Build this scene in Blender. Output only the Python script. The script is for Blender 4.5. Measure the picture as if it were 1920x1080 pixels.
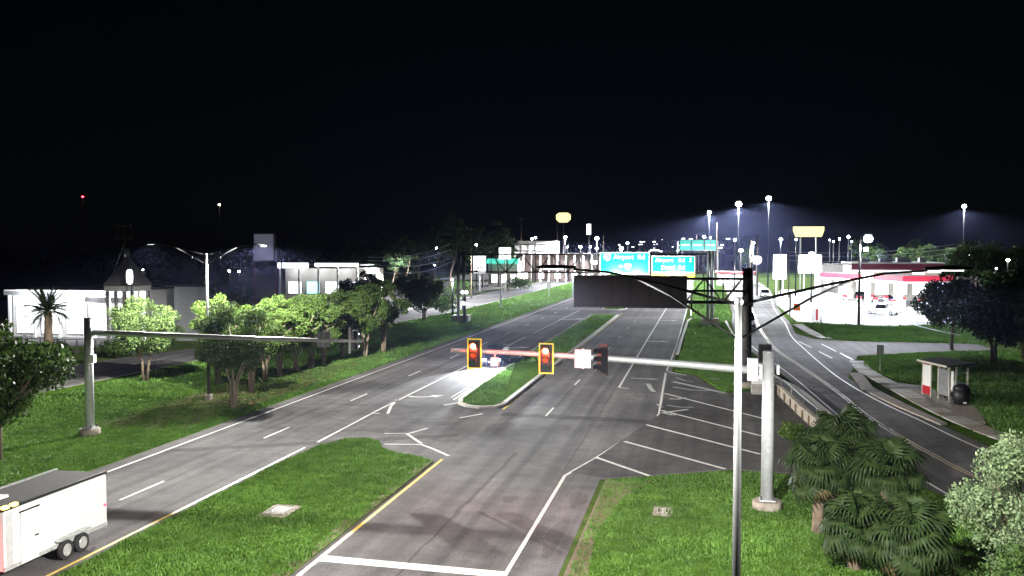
import bpy, bmesh, math, random
import numpy as np
from mathutils import Vector, Matrix
from math import sin, cos, pi, radians, sqrt
random.seed(7)
S = bpy.context.scene
for o in list(bpy.data.objects): bpy.data.objects.remove(o)
C = S.collection

# ------------------------------------------------------------------ camera
FPX, CH, YAW, PITCH = 1767.5, 11.0, 0.19691, 0.03964
cd = bpy.data.cameras.new('camera'); cam = bpy.data.objects.new('camera', cd); C.objects.link(cam)
cd.sensor_width = 36; cd.lens = 36 * FPX / 1920; cd.clip_start = .2; cd.clip_end = 4000
cam.location = (0, 0, CH); cam.rotation_euler = (pi / 2 - PITCH, 0, YAW)
S.camera = cam
S.render.resolution_x, S.render.resolution_y = 1024, 576
# ------------------------------------------------------------------ night sky
W = bpy.data.worlds.new('World'); S.world = W; W.use_nodes = True
nt = W.node_tree; nt.nodes.clear()
sky = nt.nodes.new('ShaderNodeTexSky'); sky.sky_type = 'NISHITA'; sky.sun_disc = False
sky.sun_elevation = radians(12); sky.sun_rotation = radians(200); sky.air_density = 1.0; sky.dust_density = .4; sky.ozone_density = 4
bg = nt.nodes.new('ShaderNodeBackground'); bg.inputs[1].default_value = 0.00035
wo = nt.nodes.new('ShaderNodeOutputWorld'); nt.links.new(sky.outputs[0], bg.inputs[0]); nt.links.new(bg.outputs[0], wo.inputs[0])
S.view_settings.view_transform = 'Standard'; S.view_settings.look = 'None'; S.view_settings.exposure = 0; S.view_settings.gamma = 1
S.render.engine = 'CYCLES'
LK = 0.95            # one factor for all lamps

# ------------------------------------------------------------------ pixel -> place (photograph is 1920 x 1080)
_F = Vector((-sin(YAW) * cos(PITCH), cos(YAW) * cos(PITCH), -sin(PITCH))); _R = Vector((cos(YAW), sin(YAW), 0)); _D = _F.cross(_R)
def ray(x, y): return _F + _R * ((x - 960) / FPX) + _D * ((y - 540) / FPX)
def g(x, y, z=0.0):
    d = ray(x, y); t = (z - CH) / d.z; return (d.x * t, d.y * t)
def pt(x, y, Y):
    d = ray(x, y); t = Y / d.y; return Vector((d.x * t, Y, CH + d.z * t))
def pxm(Y): return Y / FPX * 1.0     # metres per photo pixel at distance Y (roughly)

# ------------------------------------------------------------------ materials
MATS = {}
def mat(name, col, rough=.7, metal=0, var=.25, scale=6, bump=0, bscale=40, spec=.4, col2=None, detail=6, trans=0, big=0):
    if name in MATS: return MATS[name]
    m = bpy.data.materials.new(name); m.use_nodes = True; n = m.node_tree.nodes; l = m.node_tree.links
    b = n['Principled BSDF']; b.inputs['Roughness'].default_value = rough; b.inputs['Metallic'].default_value = metal
    b.inputs['Specular IOR Level'].default_value = spec
    tc = n.new('ShaderNodeTexCoord'); no = n.new('ShaderNodeTexNoise'); no.inputs['Scale'].default_value = scale; no.inputs['Detail'].default_value = detail
    no.inputs['Roughness'].default_value = .65
    l.new(tc.outputs['Object'], no.inputs['Vector'])
    cr = n.new('ShaderNodeValToRGB'); c2 = col2 or tuple(min(1, c * (1 + var)) for c in col); c1 = col if col2 else tuple(c * (1 - var) for c in col)
    cr.color_ramp.elements[0].position = .32; cr.color_ramp.elements[1].position = .68
    cr.color_ramp.elements[0].color = (*c1, 1); cr.color_ramp.elements[1].color = (*c2, 1)
    l.new(no.outputs['Fac'], cr.inputs[0]); out = cr.outputs[0]
    if big:
        n2 = n.new('ShaderNodeTexNoise'); n2.inputs['Scale'].default_value = big; n2.inputs['Detail'].default_value = 4; l.new(tc.outputs['Object'], n2.inputs['Vector'])
        mr = n.new('ShaderNodeMapRange'); mr.inputs[1].default_value = .3; mr.inputs[2].default_value = .7; mr.inputs[3].default_value = .68; mr.inputs[4].default_value = 1.25
        l.new(n2.outputs['Fac'], mr.inputs[0])
        mx = n.new('ShaderNodeVectorMath'); mx.operation = 'SCALE'; l.new(out, mx.inputs[0]); l.new(mr.outputs[0], mx.inputs['Scale']); out = mx.outputs[0]
    l.new(out, b.inputs['Base Color'])
    if bump:
        nb = n.new('ShaderNodeTexNoise'); nb.inputs['Scale'].default_value = bscale; nb.inputs['Detail'].default_value = 5; l.new(tc.outputs['Object'], nb.inputs['Vector'])
        bp = n.new('ShaderNodeBump'); bp.inputs['Strength'].default_value = bump; bp.inputs['Distance'].default_value = .05
        l.new(nb.outputs['Fac'], bp.inputs['Height']); l.new(bp.outputs[0], b.inputs['Normal'])
    if trans:
        tr = n.new('ShaderNodeBsdfTranslucent'); l.new(out, tr.inputs[0]); ms = n.new('ShaderNodeMixShader'); ms.inputs[0].default_value = trans
        l.new(b.outputs[0], ms.inputs[1]); l.new(tr.outputs[0], ms.inputs[2]); l.new(ms.outputs[0], n['Material Output'].inputs[0])
    MATS[name] = m; return m
def emi(name, col, strength):
    if name in MATS: return MATS[name]
    m = bpy.data.materials.new(name); m.use_nodes = True; n = m.node_tree.nodes
    b = n['Principled BSDF']; b.inputs['Base Color'].default_value = (*[min(.8, c) for c in col], 1); b.inputs['Roughness'].default_value = .5
    b.inputs['Emission Color'].default_value = (*col, 1); b.inputs['Emission Strength'].default_value = strength
    MATS[name] = m; return m
def road_mat(name, c):
    # worn asphalt: fine aggregate, broad mottling, streaks along the lanes
    m = bpy.data.materials.new(name); m.use_nodes = True; n = m.node_tree.nodes; l = m.node_tree.links; b = n['Principled BSDF']
    b.inputs['Roughness'].default_value = .92; b.inputs['Specular IOR Level'].default_value = .12
    tc = n.new('ShaderNodeTexCoord')
    def noise(scale, mapsc=(1, 1, 1), det=5):
        mp = n.new('ShaderNodeMapping'); mp.inputs['Scale'].default_value = mapsc; l.new(tc.outputs['Object'], mp.inputs[0])
        t = n.new('ShaderNodeTexNoise'); t.inputs['Scale'].default_value = scale; t.inputs['Detail'].default_value = det; l.new(mp.outputs[0], t.inputs['Vector']); return t.outputs['Fac']
    def rng(s, a, b_, lo=.3, hi=.7):
        r = n.new('ShaderNodeMapRange'); r.inputs[1].default_value = lo; r.inputs[2].default_value = hi; r.inputs[3].default_value = a; r.inputs[4].default_value = b_; l.new(s, r.inputs[0]); return r.outputs[0]
    def mul(a, b_):
        t = n.new('ShaderNodeMath'); t.operation = 'MULTIPLY'; l.new(a, t.inputs[0]); l.new(b_, t.inputs[1]); return t.outputs[0]
    v = mul(rng(noise(9, det=8), .8, 1.2), mul(rng(noise(.13), .58, 1.3), mul(rng(noise(1, (1.1, .02, 1)), .66, 1.22), rng(noise(1.1), .8, 1.15))))
    sc = n.new('ShaderNodeVectorMath'); sc.operation = 'SCALE'; sc.inputs[0].default_value = c; l.new(v, sc.inputs['Scale']); l.new(sc.outputs[0], b.inputs['Base Color'])
    bp = n.new('ShaderNodeBump'); bp.inputs['Strength'].default_value = .35; bp.inputs['Distance'].default_value = .02; l.new(noise(30), bp.inputs['Height']); l.new(bp.outputs[0], b.inputs['Normal'])
    MATS[name] = m; return m
def leafmat(name, a, b, tr=.25):
    return mat(name, a, .55, col2=b, scale=2.2, trans=tr, spec=.12)

road_mat('asphalt', (.115, .110, .109)); road_mat('asphalt_dark', (.068, .064, .062)); road_mat('asphalt_stain', (.092, .086, .085)); road_mat('asphalt_drive', (.06, .052, .047)); road_mat('tyre_polish', (.096, .092, .091)); road_mat('asphalt_front', (.1, .096, .095))
mat('grass_ground', (.03, .072, .009), .9, col2=(.078, .14, .022), scale=1.6, bump=.6, bscale=14, big=.12, spec=.0)
mat('verge', (.035, .065, .016), .9, col2=(.09, .13, .035), scale=.9, bump=.5, bscale=10, big=.05, spec=.0)
mat('grass_blade', (.042, .105, .013), .6, col2=(.12, .235, .038), scale=1.3, trans=.3, big=.22)
mat('mulch', (.055, .03, .018), .95, col2=(.11, .06, .035), scale=5, bump=.8, bscale=18)
mat('dirt', (.10, .075, .045), .95, col2=(.17, .13, .08), scale=3, bump=.5)
mat('paint_white', (.55, .55, .52), .6, var=.32, scale=5, detail=9); mat('paint_worn', (.3, .3, .29), .6, var=.45, scale=9)
mat('paint_yellow_worn', (.3, .25, .13), .6, var=.3, scale=9); mat('paint_yellow', (.62, .47, .10), .5, var=.2, scale=12)
mat('concrete', (.36, .345, .31), .85, var=.22, scale=5, bump=.3, bscale=25); mat('concrete_old', (.25, .22, .18), .9, var=.35, scale=3, bump=.5, bscale=20)
mat('lot_concrete', (.42, .42, .41), .75, var=.15, scale=.8, big=.1)
mat('galvanized', (.47, .49, .5), .42, .55, var=.15, scale=7); mat('mast_steel', (.5, .52, .53), .45, .35, var=.14, scale=5)
mat('pole_grey', (.075, .077, .077), .6, .1, var=.12, scale=5); mat('shaded_grey', (.016, .017, .018), .5, .3, var=.1, scale=6); mat('aluminium', (.55, .57, .58), .4, .45, var=.1, scale=6)  # arm metal is pole metal coloured darker, standing in for missing lamplight
mat('weathered_steel', (.055, .05, .05), .6, .2, var=.3, scale=4); mat('dark_panel', (.014, .0105, .011), .55, var=.2, scale=2); mat('black_plastic', (.012, .012, .013), .45, var=.2)
mat('sign_white', (.75, .75, .73), .4, var=.04); mat('sign_green', (.0, .32, .2), .35, var=.08, scale=2); mat('sign_grey', (.25, .26, .26), .5, .3)
mat('yellow_tape', (.8, .62, .06), .4, var=.05)
mat('wood_pole', (.13, .095, .065), .9, var=.35, scale=4, bump=.5); mat('brick_brown', (.13, .1, .09), .85, var=.25, scale=2); mat('wood_post', (.16, .11, .07), .9, var=.3)
mat('wall_white', (.72, .72, .7), .7, var=.06, scale=2); mat('wall_cream', (.55, .52, .45), .75, var=.1); mat('roof_grey', (.22, .2, .2), .8, var=.2, scale=4); mat('roof_dark', (.022, .02, .02), .85, var=.2)
mat('red_fascia', (.5, .02, .03), .4, var=.1); mat('maroon', (.16, .02, .035), .5, var=.15); mat('red_panel', (.4, .012, .02), .4, var=.1)
mat('trailer_white', (.54, .55, .53), .3, var=.05, scale=2); mat('trailer_trim', (.5, .52, .53), .35, .5); mat('tyre', (.015, .015, .016), .8); mat('rim', (.55, .56, .58), .35, .6)
mat('car_dark', (.012, .012, .016), .22, .2, var=.1, spec=.6); mat('car_red', (.3, .01, .015), .25, .1, var=.08, spec=.6); mat('car_white', (.7, .7, .7), .25, var=.05, spec=.6); mat('car_silver', (.4, .41, .43), .28, .5, var=.06); mat('car_blue', (.02, .03, .1), .25, .2, var=.1)
mat('glass_dark', (.008, .009, .011), .08, var=.1, spec=.7)
mat('bark', (.1, .075, .05), .9, var=.35, scale=6, bump=.5); mat('bark_pale', (.3, .24, .17), .8, var=.3, scale=5)
leafmat('leaf_myrtle', (.036, .078, .013), (.105, .16, .036), .15); leafmat('leaf_bright', (.055, .1, .025), (.15, .215, .075), .15); leafmat('leaf_dark', (.022, .05, .011), (.06, .1, .026))
leafmat('leaf_palm', (.008, .02, .006), (.034, .055, .016)); leafmat('leaf_pine', (.03, .06, .028), (.07, .115, .05)); leafmat('leaf_dry', (.05, .036, .016), (.11, .085, .045)); leafmat('leaf_bush', (.06, .1, .045), (.19, .25, .13))
mat('orange_sign', (.75, .18, .03), .4, var=.1)
emi('lamp_soft', (1, .98, .95), 2); emi('lens_red', (1, .05, .015), 3.2); emi('lens_glare', (1, .5, .2), 8); emi('lamp_white', (1, .98, .95), 60); emi('lamp_cool', (.82, .87, 1), 60); emi('lamp_warm', (1, .86, .6), 40)
emi('sign_lit', (.95, .97, 1), 3.0); emi('sign_lit_warm', (1, .9, .42), 1.15); emi('window_lit', (.95, .97, 1), 2.4); emi('window_cyan', (.45, .9, 1), 1.6); emi('green_lit', (.1, .8, .6), 1.2)
emi('tail_red', (1, .02, .05), 6); emi('amber', (1, .6, .1), 8); emi('beacon_red', (1, .03, .05), 30); emi('headlamp', (.93, .96, 1), 60)
mat('lens_off_red', (.12, .006, .004), .3); mat('lens_off_amber', (.2, .06, .01), .3); mat('lens_off_green', (.01, .03, .02), .3)
emi('fascia_lit_red', (.55, .03, .06), .35); emi('soffit_lit', (.95, .97, 1), 4)

# ------------------------------------------------------------------ mesh helpers
class MB:
    def __init__(s): s.v = []; s.f = []; s.sm = []
    def add(s, vs, fs, smooth=False):
        k = len(s.v); s.v += [tuple(v) for v in vs]; s.f += [tuple(i + k for i in f) for f in fs]; s.sm += [smooth] * len(fs); return s
    def box(s, c, d, rz=0, bevel=0):
        hx, hy, hz = d[0] / 2, d[1] / 2, d[2] / 2; cs, sn = cos(rz), sin(rz); vs = []
        for z in (-hz, hz):
            for x, y in ((-hx, -hy), (hx, -hy), (hx, hy), (-hx, hy)): vs.append((c[0] + x * cs - y * sn, c[1] + x * sn + y * cs, c[2] + z))
        return s.add(vs, [(3, 2, 1, 0), (4, 5, 6, 7), (0, 1, 5, 4), (1, 2, 6, 5), (2, 3, 7, 6), (3, 0, 4, 7)])
    def tube(s, pts, rs, n=8, cap=True):
        pts = [Vector(p) for p in pts]
        if not hasattr(rs, '__len__'): rs = [rs] * len(pts)
        vs = []; fs = []
        for i, p in enumerate(pts):
            t = (pts[min(i + 1, len(pts) - 1)] - pts[max(i - 1, 0)]).normalized()
            a = Vector((1, 0, 0)) if abs(t.x) < .8 else Vector((0, 1, 0)); u = t.cross(a).normalized(); w = t.cross(u)
            for k in range(n):
                an = 2 * pi * k / n; vs.append(p + (u * cos(an) + w * sin(an)) * rs[i])
        for i in range(len(pts) - 1):
            for k in range(n): fs.append((i * n + k, i * n + (k + 1) % n, (i + 1) * n + (k + 1) % n, (i + 1) * n + k))
        s.add(vs, fs, n > 6)
        if cap:
            k = len(s.v) - len(vs); s.f += [tuple(k + i for i in range(n))[::-1], tuple(k + (len(pts) - 1) * n + i for i in range(n))]; s.sm += [False, False]
        return s
    def prism(s, poly, z0, z1):     # horizontal polygon extruded in z
        n = len(poly); vs = [(p[0], p[1], z0) for p in poly] + [(p[0], p[1], z1) for p in poly]
        return s.add(vs, [tuple(range(n))[::-1], tuple(range(n, 2 * n))] + [(i, (i + 1) % n, n + (i + 1) % n, n + i) for i in range(n)])
    def ext(s, prof, a, b, ax='x'):  # profile extruded along an axis: ax x -> prof is (y,z); ax y -> prof is (x,z)
        n = len(prof); mk = (lambda q, t: (t, q[0], q[1])) if ax == 'x' else (lambda q, t: (q[0], t, q[1]))
        vs = [mk(q, a) for q in prof] + [mk(q, b) for q in prof]
        return s.add(vs, [tuple(range(n))[::-1], tuple(range(n, 2 * n))] + [(i, (i + 1) % n, n + (i + 1) % n, n + i) for i in range(n)])
    def loft(s, secs, smooth=True):
        n = len(secs[0]); vs = [p for q in secs for p in q]; fs = []
        for i in range(len(secs) - 1):
            for k in range(n): fs.append((i * n + k, i * n + (k + 1) % n, (i + 1) * n + (k + 1) % n, (i + 1) * n + k))
        fs += [tuple(range(n))[::-1], tuple((len(secs) - 1) * n + i for i in range(n))]
        return s.add(vs, fs, smooth)
    def sphere(s, c, r, n=10, m=6, sz=1):
        vs = []; fs = []
        for i in range(m + 1):
            th = pi * i / m
            for k in range(n): vs.append((c[0] + r * sin(th) * cos(2 * pi * k / n), c[1] + r * sin(th) * sin(2 * pi * k / n), c[2] + r * sz * cos(th)))
        for i in range(m):
            for k in range(n): fs.append((i * n + k, (i + 1) * n + k, (i + 1) * n + (k + 1) % n, i * n + (k + 1) % n))
        return s.add(vs, fs, True)
    def mesh(s, name, m, off=(0, 0, 0)):
        me = bpy.data.meshes.new(name); me.from_pydata([(v[0] - off[0], v[1] - off[1], v[2] - off[2]) for v in s.v], [], s.f)
        me.polygons.foreach_set('use_smooth', s.sm); me.materials.append(MATS[m]); me.update(); return me
    def build(s, name, m, parent=None, local=False):
        off = (0, 0, 0)
        if parent is not None and not local:
            p = parent; off = Vector((0, 0, 0))
            while p is not None: off = off + p.location; p = p.parent
        o = bpy.data.objects.new(name, s.mesh(name, m, off)); C.objects.link(o)
        if parent is not None: o.parent = parent
        return o
def tag(o, label=None, cat=None, group=None, kind=None):
    if label: o['label'] = label
    if cat: o['category'] = cat
    if group: o['group'] = group
    if kind: o['kind'] = kind
    return o
def thing(name, label, cat, loc, group=None):
    o = bpy.data.objects.new(name, None); C.objects.link(o); o.location = loc; o.empty_display_size = .3
    return tag(o, label, cat, group)
def struct(name, mb, m): return tag(mb.build(name, m), kind='structure')
def obj(name, me, parent, loc=(0, 0, 0), rot=(0, 0, 0), sc=(1, 1, 1)):
    o = bpy.data.objects.new(name, me); C.objects.link(o); o.parent = parent; o.location = loc; o.rotation_euler = rot; o.scale = sc; return o
def copy_tree(o, parent=None):
    c = o.copy(); C.objects.link(c); c.parent = parent
    for ch in list(o.children): copy_tree(ch, c)
    return c
def light(name, parent, loc, power, col=(1, 1, 1), kind='POINT', size=.12, angle=165, aim=None):
    d = bpy.data.lights.new(name, kind); d.energy = power * LK; d.color = col; d.shadow_soft_size = size
    o = bpy.data.objects.new(name, d); C.objects.link(o)
    if kind == 'SPOT':
        d.spot_size = radians(angle); d.spot_blend = .5
        if aim: o.rotation_euler = Vector(aim).to_track_quat('-Z', 'Y').to_euler()
    off = Vector((0, 0, 0)); p = parent
    while p is not None: off = off + p.location; p = p.parent
    o.parent = parent; o.location = Vector(loc) - off; return o
def batwing(o, cap=9.0, power=2.6, cut=.10):
    # street luminaire optics: more light sideways than straight down, none above the cut-off
    d = o.data; d.use_nodes = True; n = d.node_tree.nodes; l = d.node_tree.links; em = n['Emission']
    ge = n.new('ShaderNodeNewGeometry'); sx = n.new('ShaderNodeSeparateXYZ'); l.new(ge.outputs['Incoming'], sx.inputs[0])
    def M(op, a, b):
        t = n.new('ShaderNodeMath'); t.operation = op
        for i, q in enumerate((a, b)):
            if isinstance(q, (int, float)): t.inputs[i].default_value = q
            else: l.new(q, t.inputs[i])
        return t.outputs[0]
    c = M('MAXIMUM', M('MULTIPLY', sx.outputs[2], -1.0), .0)
    r = n.new('ShaderNodeMapRange'); r.inputs[1].default_value = cut; r.inputs[2].default_value = cut + .16; l.new(c, r.inputs[0])
    st = M('MULTIPLY', M('MINIMUM', M('POWER', M('MAXIMUM', c, .05), -power), cap), r.outputs[0]); l.new(st, em.inputs['Strength']); return o
def spline(pts, step=2.0):
    P = [Vector((p[0], p[1], 0)) for p in pts]; P = [P[0] * 2 - P[1]] + P + [P[-1] * 2 - P[-2]]; out = []
    for i in range(1, len(P) - 2):
        n = max(2, int((P[i + 1] - P[i]).length / step))
        for k in range(n):
            t = k / n; a, b, c, d = P[i - 1], P[i], P[i + 1], P[i + 2]
            out.append(.5 * ((2 * b) + (c - a) * t + (2 * a - 5 * b + 4 * c - d) * t * t + (3 * b - 3 * c + d - a) * t ** 3))
    out.append(P[-2]); return out
def ribbon(mb, pts, w, z, h=0):
    pts = [Vector((p[0], p[1], 0)) for p in pts]; L = []; R_ = []
    for i, p in enumerate(pts):
        t = (pts[min(i + 1, len(pts) - 1)] - pts[max(i - 1, 0)]).normalized(); nrm = Vector((-t.y, t.x, 0)) * w / 2; L.append(p + nrm); R_.append(p - nrm)
    n = len(pts)
    if not h:
        return mb.add([(p.x, p.y, z) for p in L] + [(p.x, p.y, z) for p in R_], [(i + 1, i, n + i, n + i + 1) for i in range(n - 1)])
    vs = [(p.x, p.y, z) for p in L] + [(p.x, p.y, z) for p in R_] + [(p.x, p.y, h) for p in L] + [(p.x, p.y, h) for p in R_]
    fs = []
    for i in range(n - 1): fs += [(2 * n + i + 1, 2 * n + i, 3 * n + i, 3 * n + i + 1), (i, i + 1, 2 * n + i + 1, 2 * n + i), (n + i + 1, n + i, 3 * n + i, 3 * n + i + 1)]
    fs += [(0, 2 * n, 3 * n, n), (n - 1, 2 * n - 1, 4 * n - 1, 3 * n - 1)]
    return mb.add(vs, fs)
def sheet(name, poly, z, m, parent=None):
    mb = MB().add([(p[0], p[1], z) for p in poly], [tuple(range(len(poly)))])
    o = mb.build(name, m, parent)
    if o.data.polygons[0].normal.z < 0: o.data.flip_normals()
    if parent is None: tag(o, kind='structure')
    return o
def text_mesh(s, size, m, ext=.004):
    cu = bpy.data.curves.new('t', 'FONT'); cu.body = s; cu.size = size; cu.extrude = ext; cu.align_x = 'LEFT'; cu.resolution_u = 2
    o = bpy.data.objects.new('t', cu); C.objects.link(o); bpy.context.view_layer.update()
    me = bpy.data.meshes.new_from_object(o.evaluated_get(bpy.context.evaluated_depsgraph_get())); bpy.data.objects.remove(o); bpy.data.curves.remove(cu)
    me.materials.clear(); me.materials.append(MATS[m]); return me


# ================================================================== THE GROUND AND ROADS
sheet('ground', [(-1500, -120), (1500, -120), (1500, 2600), (-1500, 2600)], 0, 'verge')
XL, XYW, XWL, XYE, XRE, XEE = -28.8, -21.55, -21.7, -13.25, -6.4, -2.9
road = sheet('main_road', [(-29.75, -60), (-4.6, -60), (-4.63, 44.8), (1.6, 48.1), (12, 47.0), (11, 55), (7.5, 56.4), (5.9, 75.6), (2.8, 75.2), (1.97, 73.4), (-.5, 84.4), (-2.45, 86), (-2.3, 165), (-2.0, 640), (-29.75, 640)], .012, 'asphalt')
sheet('gore_pavement', [(-6.2, 46), (-4.4, 45.2), (1.6, 48.4), (11.5, 47.4), (10.6, 54.6), (7.3, 56.3), (5.75, 75.3), (2.8, 74.9), (1.97, 73.1), (-.6, 84), (-2.7, 84), (-2.6, 63.6), (-5.3, 49.6)], .017, 'asphalt_dark', road)
front = sheet('frontage_road', [g(-40, 766), (-50.2, 65), (-49.6, 88), (-46, 128), (-43.3, 168), (-43.6, 266), (-43.6, 640), (-55, 640), (-55, 253), (-54.8, 178), (-56, 96), (-60, 77), (-64, 50), (-66, 20), (-56, 20)], .012, 'asphalt_front')
# right hand road, curving past the bus shelter
ryl = [(17.5, 36), (14.6, 44), (12.9, 50.5), (11.15, 63.8), (10.5, 78), (9.4, 93.8), (8.3, 111), (8.4, 140), (9.2, 170), (13, 300), (14, 520)]
rwr = [(21, 40), (17.6, 48), (15.3, 56.2), (14.1, 64.4), (12.8, 73), (11.9, 84), (11.6, 96), (11.5, 111), (11.6, 126), (12.8, 150), (13.8, 183), (19, 300), (20, 520)]
rwl = [(13.6, 34), (11.3, 43.6), (10.2, 51.2), (9.35, 62), (8.75, 72.2), (7.85, 87.4), (6.4, 104), (5.4, 125), (5.6, 150), (6.5, 180), (8, 300), (9, 520)]
A = spline(rwl, 4); B = spline([(x + .75, y) for x, y in rwr], 4)
road2 = sheet('side_road', [(p.x - .7, p.y) for p in A] + [(p.x, p.y) for p in reversed(B)], .0135, 'asphalt_front')
sheet('bus_bay', [(12.2, 131), (14.0, 122), (17.6, 119.8), (32, 119), (32, 112.5), (24.4, 109), (16.2, 103.5), (14.6, 95), (13.2, 88), (12.35, 84), (12.2, 100)], .0085, 'asphalt_drive')
lot = sheet('filling_station_forecourt', [(14.8, 152), (20, 147.5), (27, 144.6), (47, 160), (85, 185), (85, 262), (22, 275), (15.5, 205)], .008, 'lot_concrete')
sheet('store_forecourt', [(-110, 98), (-66, 96), (-57, 130), (-57, 330), (-150, 330), (-150, 98)], .006, 'asphalt_front')
sheet('far_forecourt', [(-44, 300), (-20, 300), (-12, 620), (-120, 620), (-100, 345), (-56, 345)], .0045, 'lot_concrete')
for k, (poly) in enumerate([[(-37.5, 52.5), (-31.2, 52.5), (-31.0, 70), (-32.6, 101), (-36.8, 104), (-38.4, 84)]]): sheet('mulch_bed', poly, .014, 'mulch')
# medians: raised grass inside a concrete kerb
near_med = [(XYW + .35, -60), (XYE - .3, -60), (XYE - .28, 46.9), (-14.6, 47.9), (-16.2, 48.6), (-17.3, 49.7), (-18.0, 51.3), (-19.0, 52.1), (-20.2, 51.5), (-20.9, 49.6), (XYW + .35, 46)]
nm = tag(MB().prism(near_med, -.05, .06).build('near_median', 'grass_ground'), kind='structure')
far_med = [(-17.0, 66.9), (-16.6, 65.3), (-15.9, 64.3), (-15.0, 63.9), (-14.1, 64.2), (-13.8, 65.4), (-13.85, 160), (-17.75, 160), (-17.6, 90), (-17.2, 72)]
fm = tag(MB().prism(far_med, -.05, .15).build('far_median', 'grass_ground'), kind='structure')
kb = MB(); ribbon(kb, [(x, y) for x, y in [(-17.85, 160), (-17.7, 90), (-17.35, 72), (-17.15, 66.8), (-16.75, 65.1), (-16.0, 64.05), (-15.0, 63.65), (-14.0, 63.95), (-13.65, 65.3), (-13.68, 160)]], .34, -.02, .17); kb.build('kerb', 'concrete', fm)
fm2 = tag(MB().prism([(-17.7, 176), (-13.8, 176), (-13.8, 620), (-17.7, 620)], -.05, .15).build('distant_median', 'grass_ground'), kind='structure')
kb = MB(); ribbon(kb, [(-17.85, 620), (-17.85, 176.2), (-16.8, 174.8), (-14.8, 174.8), (-13.65, 176.2), (-13.65, 620)], .3, -.02, .16); kb.build('kerb', 'concrete', fm2)
isl = tag(MB().prism([(-2.2, 86.6), (-.4, 85.2), (2.0, 74.4), (5.2, 76.3), (5.9, 87), (4.9, 104), (4.1, 125), (3.7, 146), (1.4, 150), (-1.6, 150), (-1.9, 120)], -.05, .08).build('grass_island', 'grass_ground'), kind='structure')
kb = MB(); ribbon(kb, [(-2.3, 101), (-2.15, 120), (-1.8, 150), (-1.2, 155)], .3, -.02, .14); kb.build('kerb', 'concrete', isl)
kb = MB(); ribbon(kb, [(4.9, 107), (4.25, 125), (3.95, 150)], .3, -.02, .14); kb.build('kerb', 'concrete', isl)
rg = tag(MB().prism([(-4.4, -60), (11, -60), (11, 30), (11, 44), (10, 46.6), (1.6, 47.9), (-4.4, 44.7)], -.05, .05).build('corner_lawn', 'grass_ground'), kind='structure')
lg = sheet('roadside_lawn', [(-47, 20), (-29.75, 20), (-29.75, 140), (-29.75, 620), (-43.2, 620), (-43.0, 170), (-45.8, 128), (-49.2, 88), (-49.8, 64)], .006, 'grass_ground')
sheet('station_lawn', [(14.6, 123), (18, 120.2), (33, 119.5), (48, 158), (27, 144.4), (20, 147.2), (14.6, 151)], .005, 'grass_ground')
sheet('shelter_lawn', [(14.6, 94), (16.4, 103), (24.4, 108.5), (34, 112), (46, 60), (19, 46), (16, 58), (15.2, 66), (15, 86)], .005, 'grass_ground')

# ---- painted markings (each one a part of its road)
ZM = .0165
def line(parent, pts, w=.13, m='paint_white', name='edge_line', z=ZM):
    mb = MB(); ribbon(mb, pts, w, z); return mb.build(name, m, parent)
line(road, [(XL, -50), (XL, 100), (XL + .1, 180), (XL + .2, 600)], .14)
line(road, [(XYW, -50), (XYW, 43.5)], .14, 'paint_yellow'); line(road, [(XYW, 43.5), (XYW - .02, 49)], .12, 'paint_white')
line(road, [(XWL + .25, 50.5), (XWL, 62), (XWL, 118)], .16, name='lane_line'); line(road, [(XWL, 123), (XWL, 172)], .14, name='lane_line')
for k in range(14):
    y0 = 37.0 + (k - 2) * 14.0 - .05
    line(road, [(-25.0, y0), (-25.0, y0 + 3.5)], .13, name='lane_dash')
line(road, [(-17.85 - .35, 68), (-18.25, 90), (-18.3, 160)], .12, name='edge_line')
line(road, [(XYE, -50), (XYE, 47.6)], .16, 'paint_yellow')
line(road, [(-13.3, 63.5), (-13.3, 165)], .13, 'paint_yellow'); line(road, [(-13.05, 63.9), (-13.05, 165)], .0, 'paint_yellow') if 0 else None
for k, y0 in enumerate((61.5, 76.2, 90.2, 104.4, 118.5, 132.5, 146.5, 160.5)): line(road, [(-9.98, y0), (-9.98, y0 + 3.4)], .13, 'paint_worn' if k > 1 else 'paint_white', 'lane_dash')
line(road, [(XRE - .02, -50), (XRE, 45.4)], .16)
line(road, [(XRE, 45.3), (-5.35, 49.4), (-3.9, 56.2), (-2.7, 62.5), (-2.62, 64), (-2.8, 74), (-2.95, 85.5)], .17)
line(road, [(-2.92, 87), (-2.6, 110), (-2.4, 165), (-2.2, 300)], .15); line(road, [(-6.32, 75.5), (-6.32, 118), (-6.25, 190), (-6.2, 400)], .16, name='lane_line')
line(road, [(-6.28, 75.6), (-5.5, 75.0)], .16, name='lane_tick')
for a, b in (((1117, 858), (1218, 893)), ((1170, 828), (1360, 880)), ((1212, 797), (1425, 852)), ((1240, 770), (1428, 818)), ((1246, 738), (1430, 785)), ((1252, 697), (1286, 704))):
    line(road, [g(*a), g(*b)], .22, name='hatch_stripe', z=.021)
line(road, [g(1262, 716), g(1362, 738)], .5, 'paint_worn', 'worn_hatch_stripe', .021); line(road, [g(1240, 775), g(1290, 768)], .35, 'paint_worn', 'worn_hatch_stripe', .0212)
line(road, [(XYE + .1, 31.3), (XRE - .1, 30.9)], .62, name='stop_line', z=.019)
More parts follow.
